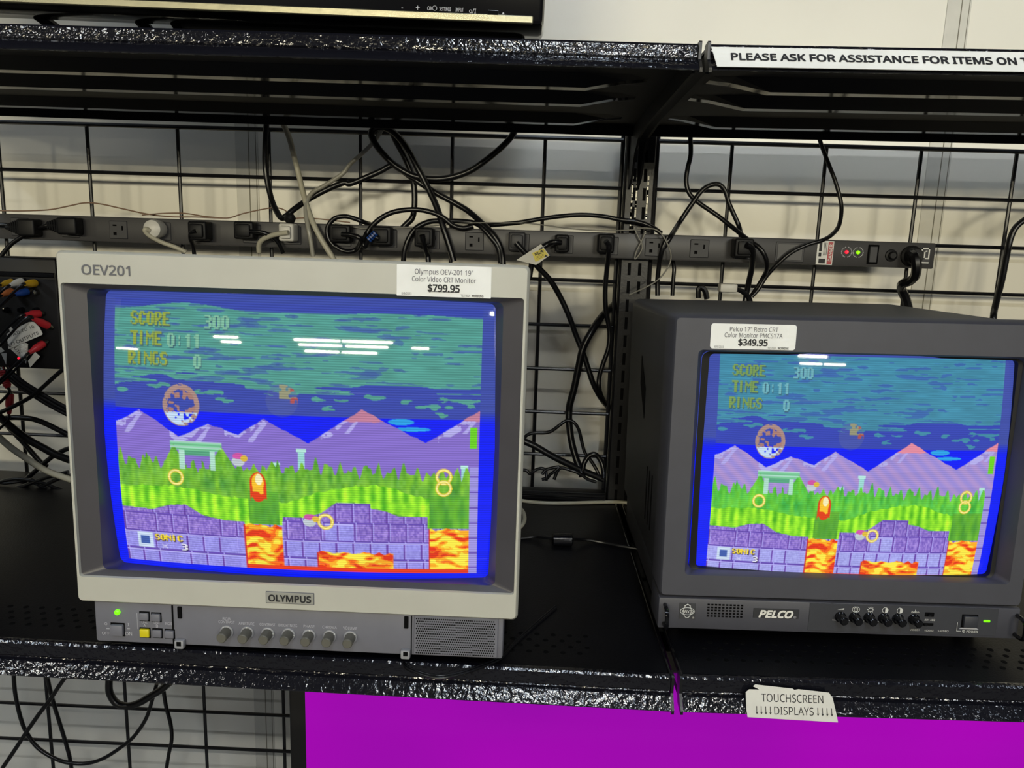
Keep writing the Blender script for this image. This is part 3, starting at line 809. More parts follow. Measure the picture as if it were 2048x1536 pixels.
b.text('PELCO', .0046, (cx, -.0009, cz2), M_WHT, fit=.0125, bold=.02, shear=.25); b.text('®', .0030, (-.1597, -.0009, .0378), M_WHT)
b.build('logo', lp, smooth=False)
b = MB(); b.box(-.0935, -.0430, -.0006, .001, .0395, .0510, mat('name_plate', (52, 52, 54), .3), .0003, 1); npl = b.build('name_plate', Pm)
b = MB(); b.text('PELCO', .0112, (-.0695, -.0007, .0452), mat('silver_print', (214, 212, 204), .35), fit=.0370, bold=.055, shear=.28); b.text('®', .0040, (-.0475, -.0007, .0420), M_LGREY); b.build('lettering', npl, smooth=False)
b = MB()
for i in range(5):
    for j in range(10): b.box(-.1445 + j * .0041, -.1420 + j * .0041, -.0005, .0003, .0390 + i * .0034, .0408 + i * .0034, M_SLOT)
b.build('speaker_slots', Pm, smooth=False)
for k, x in enumerate((.0025, .0180, .0340, .0500, .0655, .0830)):
    b = MB(); b.lathe([(0, .0064), (.002, .0062), (.003, .0050), (.012, .0046), (.0132, .0036)], (x, .0, .0440), (0, -1, 0), M_BLKG, 20); b.build('knob', Pm)
b = MB(); y = -.0012
b.poly([(-.0015, y, .0528), (.0055, y, .0528), (.0055, y, .0546)], (0, -1, 0), .0001, M_WHT)
ring = lambda cx_, cz_, r_: b.tube([(cx_ + r_ * math.cos(2 * PI * k / 20), y, cz_ + r_ * math.sin(2 * PI * k / 20)) for k in range(21)], .0003, M_WHT, 5, False)
ring(.0175, .0535, .0030); ring(.0195, .0535, .0030); b.box(.0181, .0186, y - .0002, y, .0515, .0555, M_WHT)
ring(.0345, .0537, .0022)
for k in range(8):
    a = k * PI / 4; b.tube([(.0345 + .0028 * math.cos(a), y, .0537 + .0028 * math.sin(a)), (.0345 + .0036 * math.cos(a), y, .0537 + .0036 * math.sin(a))], .0004, M_WHT, 4)
for cx_ in (.0505, .0665):
    ring(cx_, .0537, .0031); b.poly([(cx_ + .0031 * math.sin(PI * k / 10), y, .0537 + .0031 * math.cos(PI * k / 10)) for k in range(11)], (0, -1, 0), .0001, M_WHT)
for k in range(9): b.box(.0790 + k * .0010, .0795 + k * .0010, y - .0002, y, .0520, .0530 + (.0024 if k == 4 else .0008 * (k % 2)), M_WHT)
b.text('AU1 AU2', .0030, (.1000, y, .0442), M_WHT, fit=.0115, bold=.02)
b.text('VIDEO1', .0028, (.0850, y, .0318), M_WHT, fit=.0100); b.text('VIDEO2', .0028, (.1005, y, .0316), M_WHT, fit=.0100); b.text('S-VIDEO', .0028, (.1160, y, .0316), M_WHT, fit=.0115)
b.text('⏻ POWER'.replace('⏻', 'Ⓘ') if False else 'POWER', .0032, (.1475, y, .0318), M_WHT, fit=.0125, bold=.02); ring(.1385, .0318, .0013); b.box(.1383, .1387, y - .0002, y, .0311, .0325, M_WHT)
b.box(.1305, .1309, y - .0002, y, .0318, .0420, M_WHT); b.box(.1305, .1355, y - .0002, y, .0316, .0320, M_WHT)
b.poly([(.1330, y, .0345), (.1545, y, .0345), (.1515, y, .0360), (.1360, y, .0360)], (0, -1, 0), .0002, M_LGREY)
for x in (-.0045, .0115, .0275, .0435, .0590): b.text('VOL', .0022, (x, y, .0405), M_LGREY) if x == -.0045 else b.box(x - .0015, x + .0015, y - .0001, y, .0400, .0405, M_LGREY)
b.build('panel_lettering', Pm, smooth=False)
b = MB(); b.box(.0945, .1045, -.0012, .0005, .0475, .0525, M_SLOT, .0003, 1); b.box(.0970, .1010, -.0030, .0, .0485, .0515, M_BLKG, .0005, 1); b.build('slide_switch', Pm)
b = MB(); b.box(.0930, .1050, -.0012, .0005, .0368, .0398, M_SLOT, .0003, 1); b.box(.0940, .0980, -.0030, .0, .0370, .0396, M_BLKG, .0005, 1); b.build('slide_switch', Pm)
b = MB(); b.box(.1350, .1525, -.0012, .001, .0362, .0515, M_SLOT, .0003, 1); b.box(.1362, .1513, -.0045, .0, .0372, .0505, M_CHARD, .001); b.build('power_button', Pm)
b = MB(); b.box(.1590, .1662, -.0014, .001, .0430, .0455, M_LEDG, .0006, 1); b.build('power_light', Pm, label='lit green power light')
price(Pm, -.1605, -.0720, .3400, .3665, -.0001, 'Pelco 17" Retro CRT', 'Color Monitor PMCS17A', '$349.95', .0500, .0600, .0300, rad=.0030)

# ------------------------------------------------------------------ added out-of-view monitor, put in to shade the left end of the shelf
N = thing('crt_monitor', (.030, -.560, H - .6060), 'added black CRT monitor, out of view, shading the far left end of the lower shelf', 'monitor')
b = MB(); zc, hz = .205, .185
b.rings([rr(0, zc, .165, hz, .040, .006), rr(0, zc, .165, hz, .003, .006), rr(0, zc, .163, hz - .002, 0, .004), rr(0, zc + .01, .140, .130, 0, .006), rr(0, zc + .01, .134, .124, .018, .008)], M_BLK); b.build('bezel', N, ang=40)
b = MB(); b.rings([rr(0, zc + .01, .136, .126, .017, .008), rr(0, zc + .01, .09, .085, .012, .008), rr(0, zc + .01, .03, .03, .010, .006)], mat('dark_tube', (20, 22, 22), .08), False, True); b.build('screen', N)
b = MB(); b.rings([rr(0, zc, .162, hz - .003, .039, .006), rr(0, zc, .162, hz - .003, .20, .01), rr(0, zc, .12, .14, .27, .02)], M_BLK, False, True); b.build('cabinet', N)
b = MB()
for k in range(4): b.lathe([(0, .006), (.010, .005)], (.02 + k * .03, .0, .045), (0, -1, 0), M_BLKG, 16)
b.build('knobs', N)
for x in (-.13, .13):
    for y in (.04, .18):
        b = MB(); b.lathe([(0, .010), (.024, .011)], (x, y, -.0005), (0, 0, 1), M_BLK); b.build('foot', N)

# ------------------------------------------------------------------ flat television on the upper shelf
T = thing('flat_television', (.40, -.46, H + .017), 'black flat television with brushed silver strip, on the upper left shelf', 'television', (0, .014, 0))
b = MB(); b.box(-.505, .503, 0, .060, .034, .60, M_BLKG, .006)
b.build('body', T)
b = MB(); b.box(-.47, .47, -.0008, .002, .085, .575, mat('dark_panel', (9, 9, 11), .15), .0003, 1); b.build('screen', T, smooth=False)
b = MB(); b.box(-.50, .492, -.0022, .004, .0352, .0425, M_SILVER, .0008, 1); b.build('silver_strip', T)
b = MB(); b.box(.10, .485, .045, .150, .026, .20, M_BLK, .012)
h = b.build('speaker_housing', T)
b = MB()
for k in range(14): b.box(.215 + k * .0105, .222 + k * .0105, .075, .105, .0252, .0270, M_SLOT)
b.build('vent_slots', h, smooth=False)
b = MB(); z = .0570
for (t, x, s_) in (('+', .3600, .0075), ('−', .3330, .0075), ('SETTINGS', .4150, .0040), ('INPUT', .4290 + .0065, .0040), ('OK', .3905, .0042)):
    pass
for (t, px_, py_, s_, f_) in (('−', 803, 3, .0070, None), ('+', 834, 3, .0080, None), ('OK', 858, 4, .0052, .0050), ('⊙', 868, 4, .0052, None), ('SETTINGS', 889, 5, .0050, .0118), ('INPUT', 918, 6, .0050, .0080), ('Ω', 942, 7, .001, None)):
    if t in 'Ω⊙': continue
    p = at(px_, py_, -.4625) - T.location; b.text(t, s_, (p.x, -.0008, p.z - .000), M_LGREY, fit=f_, bold=.01)
p = at(944, 8, -.4625) - T.location; b.text('o/I', .0058, (p.x, -.0008, p.z), M_LGREY, bold=.01)
p = at(868, 4, -.4625) - T.location
b.tube([(p.x + .0022 * math.cos(2 * PI * k / 16), -.0012, p.z + .0022 * math.sin(2 * PI * k / 16)) for k in range(17)], .0003, M_LGREY, 5, False)
b.build('button_lettering', T, smooth=False)
p = at(985, 12, -.4625) - T.location
b = MB(); b.box(p.x - .0062, p.x + .0062, -.0012, .001, p.z - .0030, p.z + .0030, M_METAL, .001, 1); b.box(p.x - .0054, p.x + .0054, -.0016, .0, p.z - .0022, p.z + .0022, M_SLOT); b.build('usb_port', T)
b = MB(); b.lathe([(0, .0012), (.001, .001)], (p.x + .0105, -.0002, p.z), (0, -1, 0), M_LGREY, 10); b.build('sensor_dot', T)
for (xa, xb) in ((-.06, -.025), (.055, .07), (.095, .105)):
    b = MB(); b.tube([(xa, .052, .040), (xb, .10, .0090)], .0062, M_BLK, 8); b.build('stand_leg', T)
b = MB(); b.box(-.16, .16, .09, .24, .0048, .0115, M_BLKG, .003); b.build('stand_base', T)

# ------------------------------------------------------------------ touchscreen display under the lower shelf
Dp = thing('touchscreen_display', (1.10, -.40, 0), 'large black touchscreen display glowing plain purple below the lower shelf', 'display')
zt = at(1350, 1346, -.42).z
b = MB(); b.box(-.490, .60, -.022, .030, zt - .62, zt + .030, M_BLK, .004); b.build('frame', Dp)
mp_ = bpy.data.materials.new('purple_panel'); mp_.use_nodes = True; nt = mp_.node_tree; bb = nt.nodes['Principled BSDF']
bb.inputs['Base Color'].default_value = (.002, .002, .002, 1); bb.inputs['Roughness'].default_value = .5; bb.inputs['Specular IOR Level'].default_value = .06
tcn = nt.nodes.new('ShaderNodeTexCoord'); wv = nt.nodes.new('ShaderNodeTexNoise'); wv.inputs['Scale'].default_value = 1.6
rp = nt.nodes.new('ShaderNodeValToRGB'); rp.color_ramp.elements[0].position = .3; rp.color_ramp.elements[1].position = .62
rp.color_ramp.elements[0].color = (*lin((138, 8, 160)), 1); rp.color_ramp.elements[1].color = (*lin((172, 0, 184)), 1)
nt.links.new(tcn.outputs['Object'], wv.inputs['Vector']); nt.links.new(wv.outputs['Fac'], rp.inputs['Fac']); nt.links.new(rp.outputs['Color'], bb.inputs['Emission Color']); bb.inputs['Emission Strength'].default_value = .97
b = MB(); b.box(-.4680, .580, -.0235, -.021, zt - .595, zt, mp_); b.build('screen', Dp, smooth=False, label='lit plain purple screen')
b = MB(); b.box(-.03, .13, -.01, .02, .05, zt - .60, M_BLK, .004); b.build('stand_neck', Dp)
b = MB(); b.box(-.35, .45, -.14, .16, .0005, .055, M_BLK, .01); b.build('stand_foot', Dp)

# ------------------------------------------------------------------ long power strip
PY0 = -.052                                              # front face
ST = thing('power_strip', (.70, -.03, H - .1735), 'long dark grey metal power strip with a row of outlets across the wire grid', 'power strip')
L0, L1 = -.86, .8405
b = MB(); b.box(L0, L1, PY0 + .03, .0165, -.0200, .0205, M_PDU, .0022); b.build('strip_body', ST)
b = MB()
for x in (-.6, .0, .6): b.box(x - .01, x + .01, .0163, .0215, -.012, .012, M_BLK)
b.build('mounting_clips', ST, smooth=False)
slope = .0  # strip is level
OUT = [(37, 457), (137, 452), (233, 457), (320, 461), (403, 462), (500, 464), (580, 466), (680, 468), (772, 471), (857, 477), (945, 482), (1036, 484), (1124, 486), (1214, 489), (1305, 491), (1395, 494), (1487, 496)]
for (px_, py_) in OUT:
    p = at(px_ + 4, py_, PY0) - ST.location
    x, z = p.x, 0.0
    b = MB(); yf = PY0 + .03
    b.box(x - .0152, x + .0152, yf - .0012, yf + .001, -.0145, .0145, M_OUT, .0012, 1)
    ob = b.build('outlet', ST)
    b = MB()
    b.box(x - .0085, x - .0025, yf - .0016, yf - .001, .0060, .0084, M_SLOT); b.box(x + .0058, x + .0082, yf - .0016, yf - .001, -.0005, .0065, M_SLOT)
    b.box(x - .0080, x - .0030, yf - .0016, yf - .001, -.0085, -.0035, M_SLOT)
    b.build('outlet_slots', ob, smooth=False)
yf = PY0 + .03
X_ = lambda px_, py_=497: (at(px_, py_, PY0) - ST.location).x
b = MB(); b.box(X_(1551), X_(1609), yf - .0010, yf + .001, -.0165, .0150, M_OUT, .0008, 1); b.box(X_(1555), X_(1605), yf - .0016, yf - .0008, -.0135, .0120, M_PDU, .0006, 1); b.build('breaker_cover', ST)
b = MB(); b.box(X_(1634), X_(1667), yf - .0008, yf, -.0190, .0185, M_PAPER, .0001, 1); dl = b.build('danger_sticker', ST, smooth=False)
b = MB(); xa, xb = X_(1634), X_(1667); wd = xb - xa
b.box(xa + wd * .66, xb - wd * .05, yf - .0011, yf - .0008, -.0178, .0172, M_RED)
b.text('DANGER', .0070, (xa + wd * .80, yf - .0012, 0), M_PAPER, (0, 0, 1), (-1, 0, 0), fit=.026, bold=.02)
for (za, zb2) in ((.002, .016), (-.006, .000)): b.box(xa + wd * .12, xa + wd * .28, yf - .0011, yf - .0008, za, zb2, M_INK); 
for k in range(3): b.box(xa + wd * (.40 + .08 * k), xa + wd * (.43 + .08 * k), yf - .0011, yf - .0008, -.004, .016, M_INK)
b.box(xa + wd * .15, xa + wd * .55, yf - .0011, yf - .0008, -.0168, -.0095, M_INK)
b.build('lettering', dl, smooth=False)
for (px_, mt, nm) in ((1694, M_LEDR, 'red'), (1717, M_LEDGL, 'lime')):
    x = X_(px_); b = MB()
    b.lathe([(0, .0030), (.002, .0026), (.003, .0012)], (x, yf, .0022), (0, -1, 0), mt, 16)
    li = b.build('indicator_light', ST, label='lit %s indicator light' % nm)
    b = MB()
    for k in range(20):
        a = 2 * PI * k / 20
        if k in (0, 10): continue
        b.box(-.0008, .0008, -.0003, .0, .0072, .0086, M_LGREY, M=Matrix.Translation((x, yf, .0022)) @ Matrix.Rotation(a, 4, 'Y'))
    b.build('printed_ring', li, smooth=False)
b = MB(); b.box(X_(1736), X_(1758), yf - .0012, yf, -.0155, .0150, M_SLOT, .0006, 1); b.box(X_(1739), X_(1755), yf - .0028, yf, -.0130, .0125, M_OUT, .0010, 1); b.build('rocker_switch', ST)
b = MB(); b.lathe([(0, .0098), (.002, .0092), (.003, .0062), (.007, .0058), (.008, .0045)], (X_(1784), yf, -.0010), (0, -1, 0), M_BLK, 20); b.build('reset_button', ST)
b = MB(); b.box(X_(1841), X_(1862), yf - .0008, yf, -.0130, .0140, M_OUT, .0003, 1); lg = b.build('maker_mark', ST, smooth=False)
b = MB(); xa = X_(1843); xb = X_(1860)
fr = lambda x0, x1, z0, z1: b.box(x0, x1, yf - .0012, yf - .0008, z0, z1, M_PAPER)
fr(xa, xb, .0105, .0125); fr(xa, xa + .0020, -.0115, .0125); fr(xb - .0020, xb, -.0030, .0125); fr(xa, xb, -.0115, -.0095); fr(xa + .004, xb, -.0050, -.0030); fr(xa + .0045, xa + .0065, -.005, .0085); fr(xa + .0045, xb - .004, .0065, .0085)
b.build('printed_mark', lg, smooth=False)
b = MB(); p = at(1822, 508, PY0) - ST.location
b.lathe([(0, .0165), (.004, .0165), (.006, .0135), (.016, .0125), (.018, .0105)], (p.x, yf, -.0008), (0, -1, 0), M_BLK, 24)
b.build('cord_gland', ST)
b = MB(); base = ST.location
b.tube([q - base for q in crv([at(1824, 508, -.068), at(1831, 515, -.078), at(1833, 535, -.080), at(1830, 552, -.072), at(1820, 562, -.060), at(1806, 567, -.05), at(1803, 578, -.035), at(1812, 600, -.03), at(1822, 640, -.03)])], .0074, M_CABLE)
b.build('supply_cord', ST)


# ------------------------------------------------------------------ plugs and cords
def cord_thing(name, label, cat, segs, r, mt, Y=-.062, plug=None, group=None, extra=None):
    """a cable; with a plug it is an Empty that parents plug and cord"""
    pts = crv(route(segs, Y))
    if plug is None:
        b = MB(); b.tube(pts, r, mt)
        o = b.build(name, ang=80)
        return tag(o, label, cat, group)
    px_, py_, pw, ph, pl, pm, kind = plug
    p = at(px_, py_, PY0 - .012)
    root = thing(name, p, label, cat, group=group)
    b = MB()
    if kind == 'block':
        b.box(-pw / 2, pw / 2, -pl + .018, .0115, -ph / 2, ph / 2, pm, .0035, 3)
        b.box(-pw * .36, pw * .36, -pl + .013, -pl + .019, -ph * .36, ph * .36, pm, .003, 2)
    elif kind == 'side':                                  # flat plug, cord leaves sideways to the left
        b.box(-pw * .2, pw / 2, -.012, .0115, -ph / 2, ph / 2, pm, .004, 3)
        for k in range(5): b.box(-pw * (.28 + .09 * k), -pw * (.22 + .09 * k), -.008 + .0006 * k, .004 - .0006 * k, -ph * (.42 - .05 * k), ph * (.42 - .05 * k), pm, .0015, 1)
        b.tube([(-pw * .2, -.002, 0), (-pw * .75, -.002, -.001)], .0036, pm)
    elif kind == 'round':
        b.lathe([(-.0115, ph * .46), (.004, ph * .5), (.012, ph * .46), (.015, ph * .3)], (0, 0, 0), (0, -1, 0), pm, 24)
    b.build('plug', root)
    b = MB(); b.tube([q - p for q in pts], r, mt); b.build('cord', root, ang=80)
    if extra: extra(root, p)
    return root


GB = 'black power cords plugged into the strip'
cord_thing('power_cable', 'black flat plug with ribbed grip at the far left end of the power strip', 'power cord', [('A', [(100, 1330), (60, 1320), (20, 1315), (-40, 1318)])], .0036, M_CABLE, plug=(52, 455, .042, .028, .03, M_BLK, 'side'), group=GB)
cord_thing('power_cable', 'black sideways plug second from left on the strip, cord running down left', 'power cord', [('A', [(320, 1320), (270, 1320, -.066), (200, 1345), (130, 1385), (70, 1425), (20, 1480), (-20, 1540)])], .0036, M_CABLE, plug=(132, 452, .046, .028, .03, M_BLK, 'side'), group=GB)
cord_thing('power_cable', 'white round plug on the strip with white cord drooping right', 'power cord', [('X', [(300, 461, -.078), (292, 458, -.082), (290, 462, -.082), (300, 472, -.078), (325, 485, -.070), (350, 494, -.065), (372, 504, -.06)])], .0036, M_WCABLE, plug=(311, 458, .03, .030, .03, M_RCAW, 'round'))
cord_thing('power_cable', 'black plug between the white round plug and the ribbed plug, cord falling', 'power cord', [('X', [(392, 462, -.085), (382, 466, -.082), (381, 478, -.075), (386, 492, -.065), (389, 512, -.06)])], .0034, M_CABLE, plug=(402, 462, .030, .030, .034, M_BLK, 'block'), group=GB)
cord_thing('power_cable', 'black ribbed plug left of the white square plug, cord leaving right', 'power cord', [('X', [(500, 463, -.076), (520, 464, -.080), (538, 470, -.076), (555, 484, -.068), (566, 506, -.06)])], .0034, M_CABLE, plug=(492, 461, .032, .028, .030, M_BLK, 'block'), group=GB)
cord_thing('power_cable', 'white square plug on the strip with white cord curling left and down', 'power cord', [('X', [(577, 465, -.088), (560, 467, -.085), (540, 472, -.078), (524, 480, -.070), (518, 490, -.065), (518, 504, -.06)])], .0040, M_WCABLE, plug=(578, 465, .024, .028, .034, M_RCAW, 'block'))
cord_thing('power_cable', 'black plug with cord looping round itself, left of the blue banded plug', 'power cord', [('B', [(10, 1370, -.085), (70, 1375, -.088), (120, 1400, -.088), (100, 1455), (50, 1472), (0, 1460), (-20, 1445)]), ('A', [(1955, 1440), (1920, 1390), (1917, 1330), (1955, 1280), (2010, 1266), (2060, 1274), (2130, 1300, -.056), (2170, 1312, -.03)])], .0038, M_CABLE, plug=(683, 467, .034, .028, .03, M_BLK, 'block'), group=GB)


def blue_band(root, p):
    b = MB(); q = at(745, 472, -.088) - p
    for k in range(4): b.lathe([(0, .0052), (.003, .0052)], q + Vector((.003 * k - .006, 0, .003 * k - .006)), (.6, 0, .6), M_BLUE, 10)
    b.build('blue_tie', root, label='blue wire tie')


cord_thing('power_cable', 'black plug with a blue tie, cord arching up over the strip to the right', 'power cord', [('B', [(225, 1395, -.085), (180, 1385, -.086), (148, 1440, -.08), (140, 1420, -.078), (155, 1370), (210, 1300), (300, 1245), (420, 1226), (520, 1238), (600, 1270), (660, 1318), (720, 1335), (780, 1322, -.06)])], .0042, M_CABLE, plug=(765, 472, .032, .030, .03, M_BLK, 'block'), group=GB, extra=blue_band)
cord_thing('power_cable', 'black plug with shiny grey boot right of the blue tied one, cord dropping', 'power cord', [('B', [(480, 1375, -.088), (488, 1410, -.084), (500, 1450, -.075), (512, 1490), (518, 1540)])], .0044, M_CABLE, plug=(850, 475, .030, .030, .034, M_BLK, 'block'), group=GB)
cord_thing('power_cable', 'black flat plug right of an empty outlet, cord running far down right', 'power cord', [('E', [(1030, 250, -.084), (1055, 280, -.084), (1100, 330, -.08), (1160, 395, -.07), (1230, 470, -.06), (1290, 570, -.05), (1340, 680, -.045), (1380, 790, -.04), (1420, 890, -.04), (1450, 980, -.04), (1480, 1070, -.04), (1520, 1150, -.030), (1562, 1205, .012), (1612, 1255, .050)])], .0046, M_CABLE, plug=(1034, 483, .027, .030, .026, M_OUT, 'block'), group=GB)


def yellow_tag(root, p):
    pl = lambda px_, py_: at(px_, py_, -.086) - p
    A_, B_, C_, D_ = pl(1079, 490), pl(1099, 511), pl(1078, 523), pl(1063, 505)
    b = MB(); b.poly([pl(1033, 520), pl(1082, 488), pl(1099, 511), pl(1072, 530)], (0, 1, 0), .0008, M_PAPER2); pt = b.build('warning_tag', root, smooth=False, label='white and yellow warning tag')
    b = MB()
    q = [pl(1064, 506), pl(1087, 497), pl(1097, 511), pl(1071, 524)]
    b.poly([v + Vector((0, -.0006, 0)) for v in q], (0, 1, 0), .0004, M_YELTAG); 
    xd = (q[1] - q[0]).normalized(); upd = Vector((-xd.z, 0, xd.x))
    mid = (q[0] + q[1] + q[2] + q[3]) / 4
    b.text('ATTEN', .0062, mid - upd * -.0030 + Vector((0, -.0008, 0)), M_INK, -xd, -upd, fit=.0145, bold=.03, lift=.0003)
    for (tx, ty) in ((.0045, .0050), (.0080, -.0045)):
        c_ = mid + xd * tx + upd * ty + Vector((0, -.0009, 0)); b.poly([c_ + upd * .002, c_ + xd * .0026 - upd * .002, c_ - xd * .0026 - upd * .002], (0, 1, 0), .0002, M_INK)
    for k in range(3): b.tube([mid - xd * .007 - upd * (.001 + .002 * k) + Vector((0, -.0008, 0)), mid + xd * .006 - upd * (.001 + .002 * k) + Vector((0, -.0008, 0))], .0003, M_INK, 4)
    b.build('tag_printing', pt, smooth=False)


cord_thing('power_cable', 'black plug with a yellow warning tag hanging on its cord', 'power cord', [('X', [(1122, 485, -.080), (1108, 484, -.084), (1095, 489, -.080), (1082, 497, -.082), (1066, 511, -.078), (1062, 535, -.07), (1058, 560, -.07)])], .0046, M_CABLE, plug=(1124, 487, .022, .028, .03, M_BLK, 'block'), group=GB, extra=yellow_tag)
cord_thing('power_cable', 'black plug nearest the post on its left, cord falling straight then bowing left', 'power cord', [('E', [(1555, 240, -.088), (1572, 265, -.084), (1572, 300, -.08), (1562, 400, -.06), (1552, 520, -.05), (1555, 640, -.045), (1576, 760, -.04), (1572, 860, -.04), (1542, 950, -.04), (1516, 1040, -.04), (1520, 1120, -.036), (1555, 1195, .012), (1605, 1265, .050)])], .0040, M_CABLE, plug=(1211, 487, .026, .030, .03, M_BLK, 'block'), group=GB)
cord_thing('power_cable', 'black square plug right of the post, cord falling behind the charcoal monitor', 'power cord', [('F', [(425, 262, -.088), (455, 280, -.084), (460, 330, -.075), (455, 400, -.06), (440, 470, -.05), (425, 545, -.045), (415, 600, -.045)])], .0046, M_CABLE, plug=(1484, 496, .030, .030, .032, M_BLK, 'block'), group=GB)

# loose cables above and over the strip
CG = 'black cables draped over the wire grid'
cord_thing('cable', 'black cable hanging from the shelf, looping at the knot and rising right', 'cable', [('A', [(1560, 700, -.03), (1552, 850, -.03), (1555, 1000, -.025), (1590, 1170, -.03), (1640, 1270, -.05), (1675, 1262, -.056), (1720, 1225, -.05), (1800, 1170, -.035), (1900, 1115, -.03), (2010, 1070, -.03)]), ('B', [(60, 1075, -.03), (160, 1035, -.03), (240, 1000, -.03), (290, 972, -.03), (330, 970, -.03), (385, 1015, -.03), (460, 1065, -.03), (560, 1128, -.03), (660, 1182, -.03), (750, 1235, -.035), (830, 1305, -.05), (890, 1365, -.06), (930, 1430, -.062), (950, 1500, -.06), (955, 1560, -.06)])], .0048, M_CABLE)
cord_thing('cable', 'black cable making the tall teardrop loop under the upper shelf', 'cable', [('B', [(1030, 755, -.03), (990, 815, -.034), (930, 875, -.036), (850, 940, -.036), (760, 1000, -.036), (660, 1036, -.036), (560, 1048, -.036), (450, 1035, -.038), (370, 1000, -.038), (300, 950, -.038), (230, 875, -.036), (190, 810, -.034), (184, 770, -.032), (215, 746, -.03), (265, 748, -.032), (330, 790, -.036), (400, 880, -.04), (455, 985, -.044), (515, 1100, -.046), (565, 1210, -.052), (605, 1330, -.06), (640, 1440, -.062), (665, 1530, -.062)])], .0052, M_CABLE)
cord_thing('cable', 'black cable inside the teardrop loop, dropping straight behind the strip', 'cable', [('B', [(290, 740, -.02), (325, 820, -.02), (375, 915, -.018), (412, 1000, -.016), (432, 1080, -.014), (436, 1190, -.014), (425, 1270, -.014), (390, 1310, -.014), (360, 1340, -.014)])], .0050, M_CABLE)
cord_thing('cable', 'black cable humping over the strip above the grey booted plug', 'cable', [('B', [(370, 1540, -.06), (378, 1470, -.062), (400, 1400, -.062), (445, 1335, -.06), (520, 1298, -.056), (600, 1292, -.054), (720, 1296, -.05), (790, 1306, -.05), (830, 1330, -.058), (880, 1385, -.062), (925, 1450, -.062), (940, 1540, -.06)])], .0042, M_CABLE)
cord_thing('cable', 'long black cable crossing in front of the post from left to right', 'cable', [('B', [(840, 1320, -.03), (950, 1312, -.035), (1050, 1302, -.036), (1180, 1280, -.036), (1300, 1264, -.036), (1420, 1257, -.036), (1540, 1266, -.036), (1640, 1285, -.040), (1740, 1298, -.042), (1820, 1325, -.046), (1880, 1365, -.056)])], .0036, M_CABLE)
cord_thing('cable', 'white cable hanging from the upper shelf behind the cream framed monitor', 'cable', [('A', [(1640, 690, -.03), (1690, 800, -.034), (1725, 930, -.036), (1755, 1050, -.038), (1785, 1170, -.044), (1830, 1300, -.062), (1880, 1400, -.064), (1930, 1480, -.064), (1960, 1530, -.064)])], .0046, M_WCABLE)
cord_thing('cable', 'thin pale grey cable sweeping left from the teardrop loop and down over the strip', 'cable', [('B', [(250, 750, -.028), (205, 820, -.03), (150, 880, -.03), (60, 960, -.03)]), ('A', [(2000, 1020, -.03), (1900, 1085, -.034), (1830, 1125, -.04), (1795, 1180, -.046), (1790, 1250, -.058), (1805, 1340, -.066), (1820, 1420, -.066), (1832, 1500, -.064)])], .0036, M_CLEAR)
cord_thing('thin_wire', 'thin brown wire waving along the top edge of the strip, left part', 'wire', [('A', [(-30, 1232, -.03), (120, 1234, -.03), (280, 1228, -.03), (400, 1206, -.028), (490, 1188, -.026), (580, 1192, -.026), (720, 1222, -.028), (860, 1252, -.032), (1000, 1268, -.05), (1150, 1270, -.05), (1300, 1276, -.05)])], .0011, M_BROWN)
cord_thing('thin_wire', 'thin brown wire rising to the black knot beside the white cables', 'wire', [('A', [(830, 1258, -.05), (960, 1248, -.04), (1080, 1248, -.04), (1200, 1266, -.048), (1330, 1276, -.05), (1420, 1250, -.04), (1530, 1226, -.036), (1610, 1215, -.036), (1670, 1232, -.042), (1705, 1275, -.056), (1780, 1275, -.056), (1880, 1282, -.058), (2048, 1302, -.058)])], .0010, M_BROWN)
cord_thing('thin_wire', 'thin silvery wire running along the strip up to the post', 'wire', [('B', [(-60, 1300, -.058), (60, 1325, -.058), (150, 1338, -.058), (300, 1335, -.056), (450, 1330, -.054), (620, 1314, -.06), (750, 1305, -.062), (900, 1303, -.06), (1080, 1306, -.044), (1200, 1318, -.04), (1330, 1336, -.04), (1460, 1346, -.042), (1600, 1350, -.046), (1720, 1345, -.05), (1760, 1350, -.05)])], .0010, M_SILVW)
cord_thing('thin_wire', 'thin grey wire curling round in front of the post onto the charcoal monitor', 'wire', [('E', [(1740, 165, -.056), (1800, 165, -.060), (1860, 180, -.064), (1905, 235, -.066), (1935, 310, -.066), (1930, 370, -.066), (1895, 430, -.066), (1850, 475, -.068), (1780, 515, -.07), (1690, 556, -.08)])], .0012, M_SILVW)
k_ = at(580, 437, -.06)
b = MB(); b.lathe([(-.008, .004), (-.005, .0085), (.004, .0085), (.008, .004)], k_, (.4, -.3, .6), M_BLK, 14)
tag(b.build('cable_knot'), 'small black cable knot lying on the strip above the white square plug', 'cable knot')
# wire twist tied to the post
cord_thing('thin_wire', 'silvery wire twist hanging crossed on the strip below the post', 'wire', [('E', [(1720, 160, -.056), (1745, 215, -.058), (1770, 270, -.058), (1750, 320, -.058), (1725, 345, -.058), (1735, 300, -.058), (1765, 240, -.058), (1785, 190, -.058)])], .0012, M_SILVW)

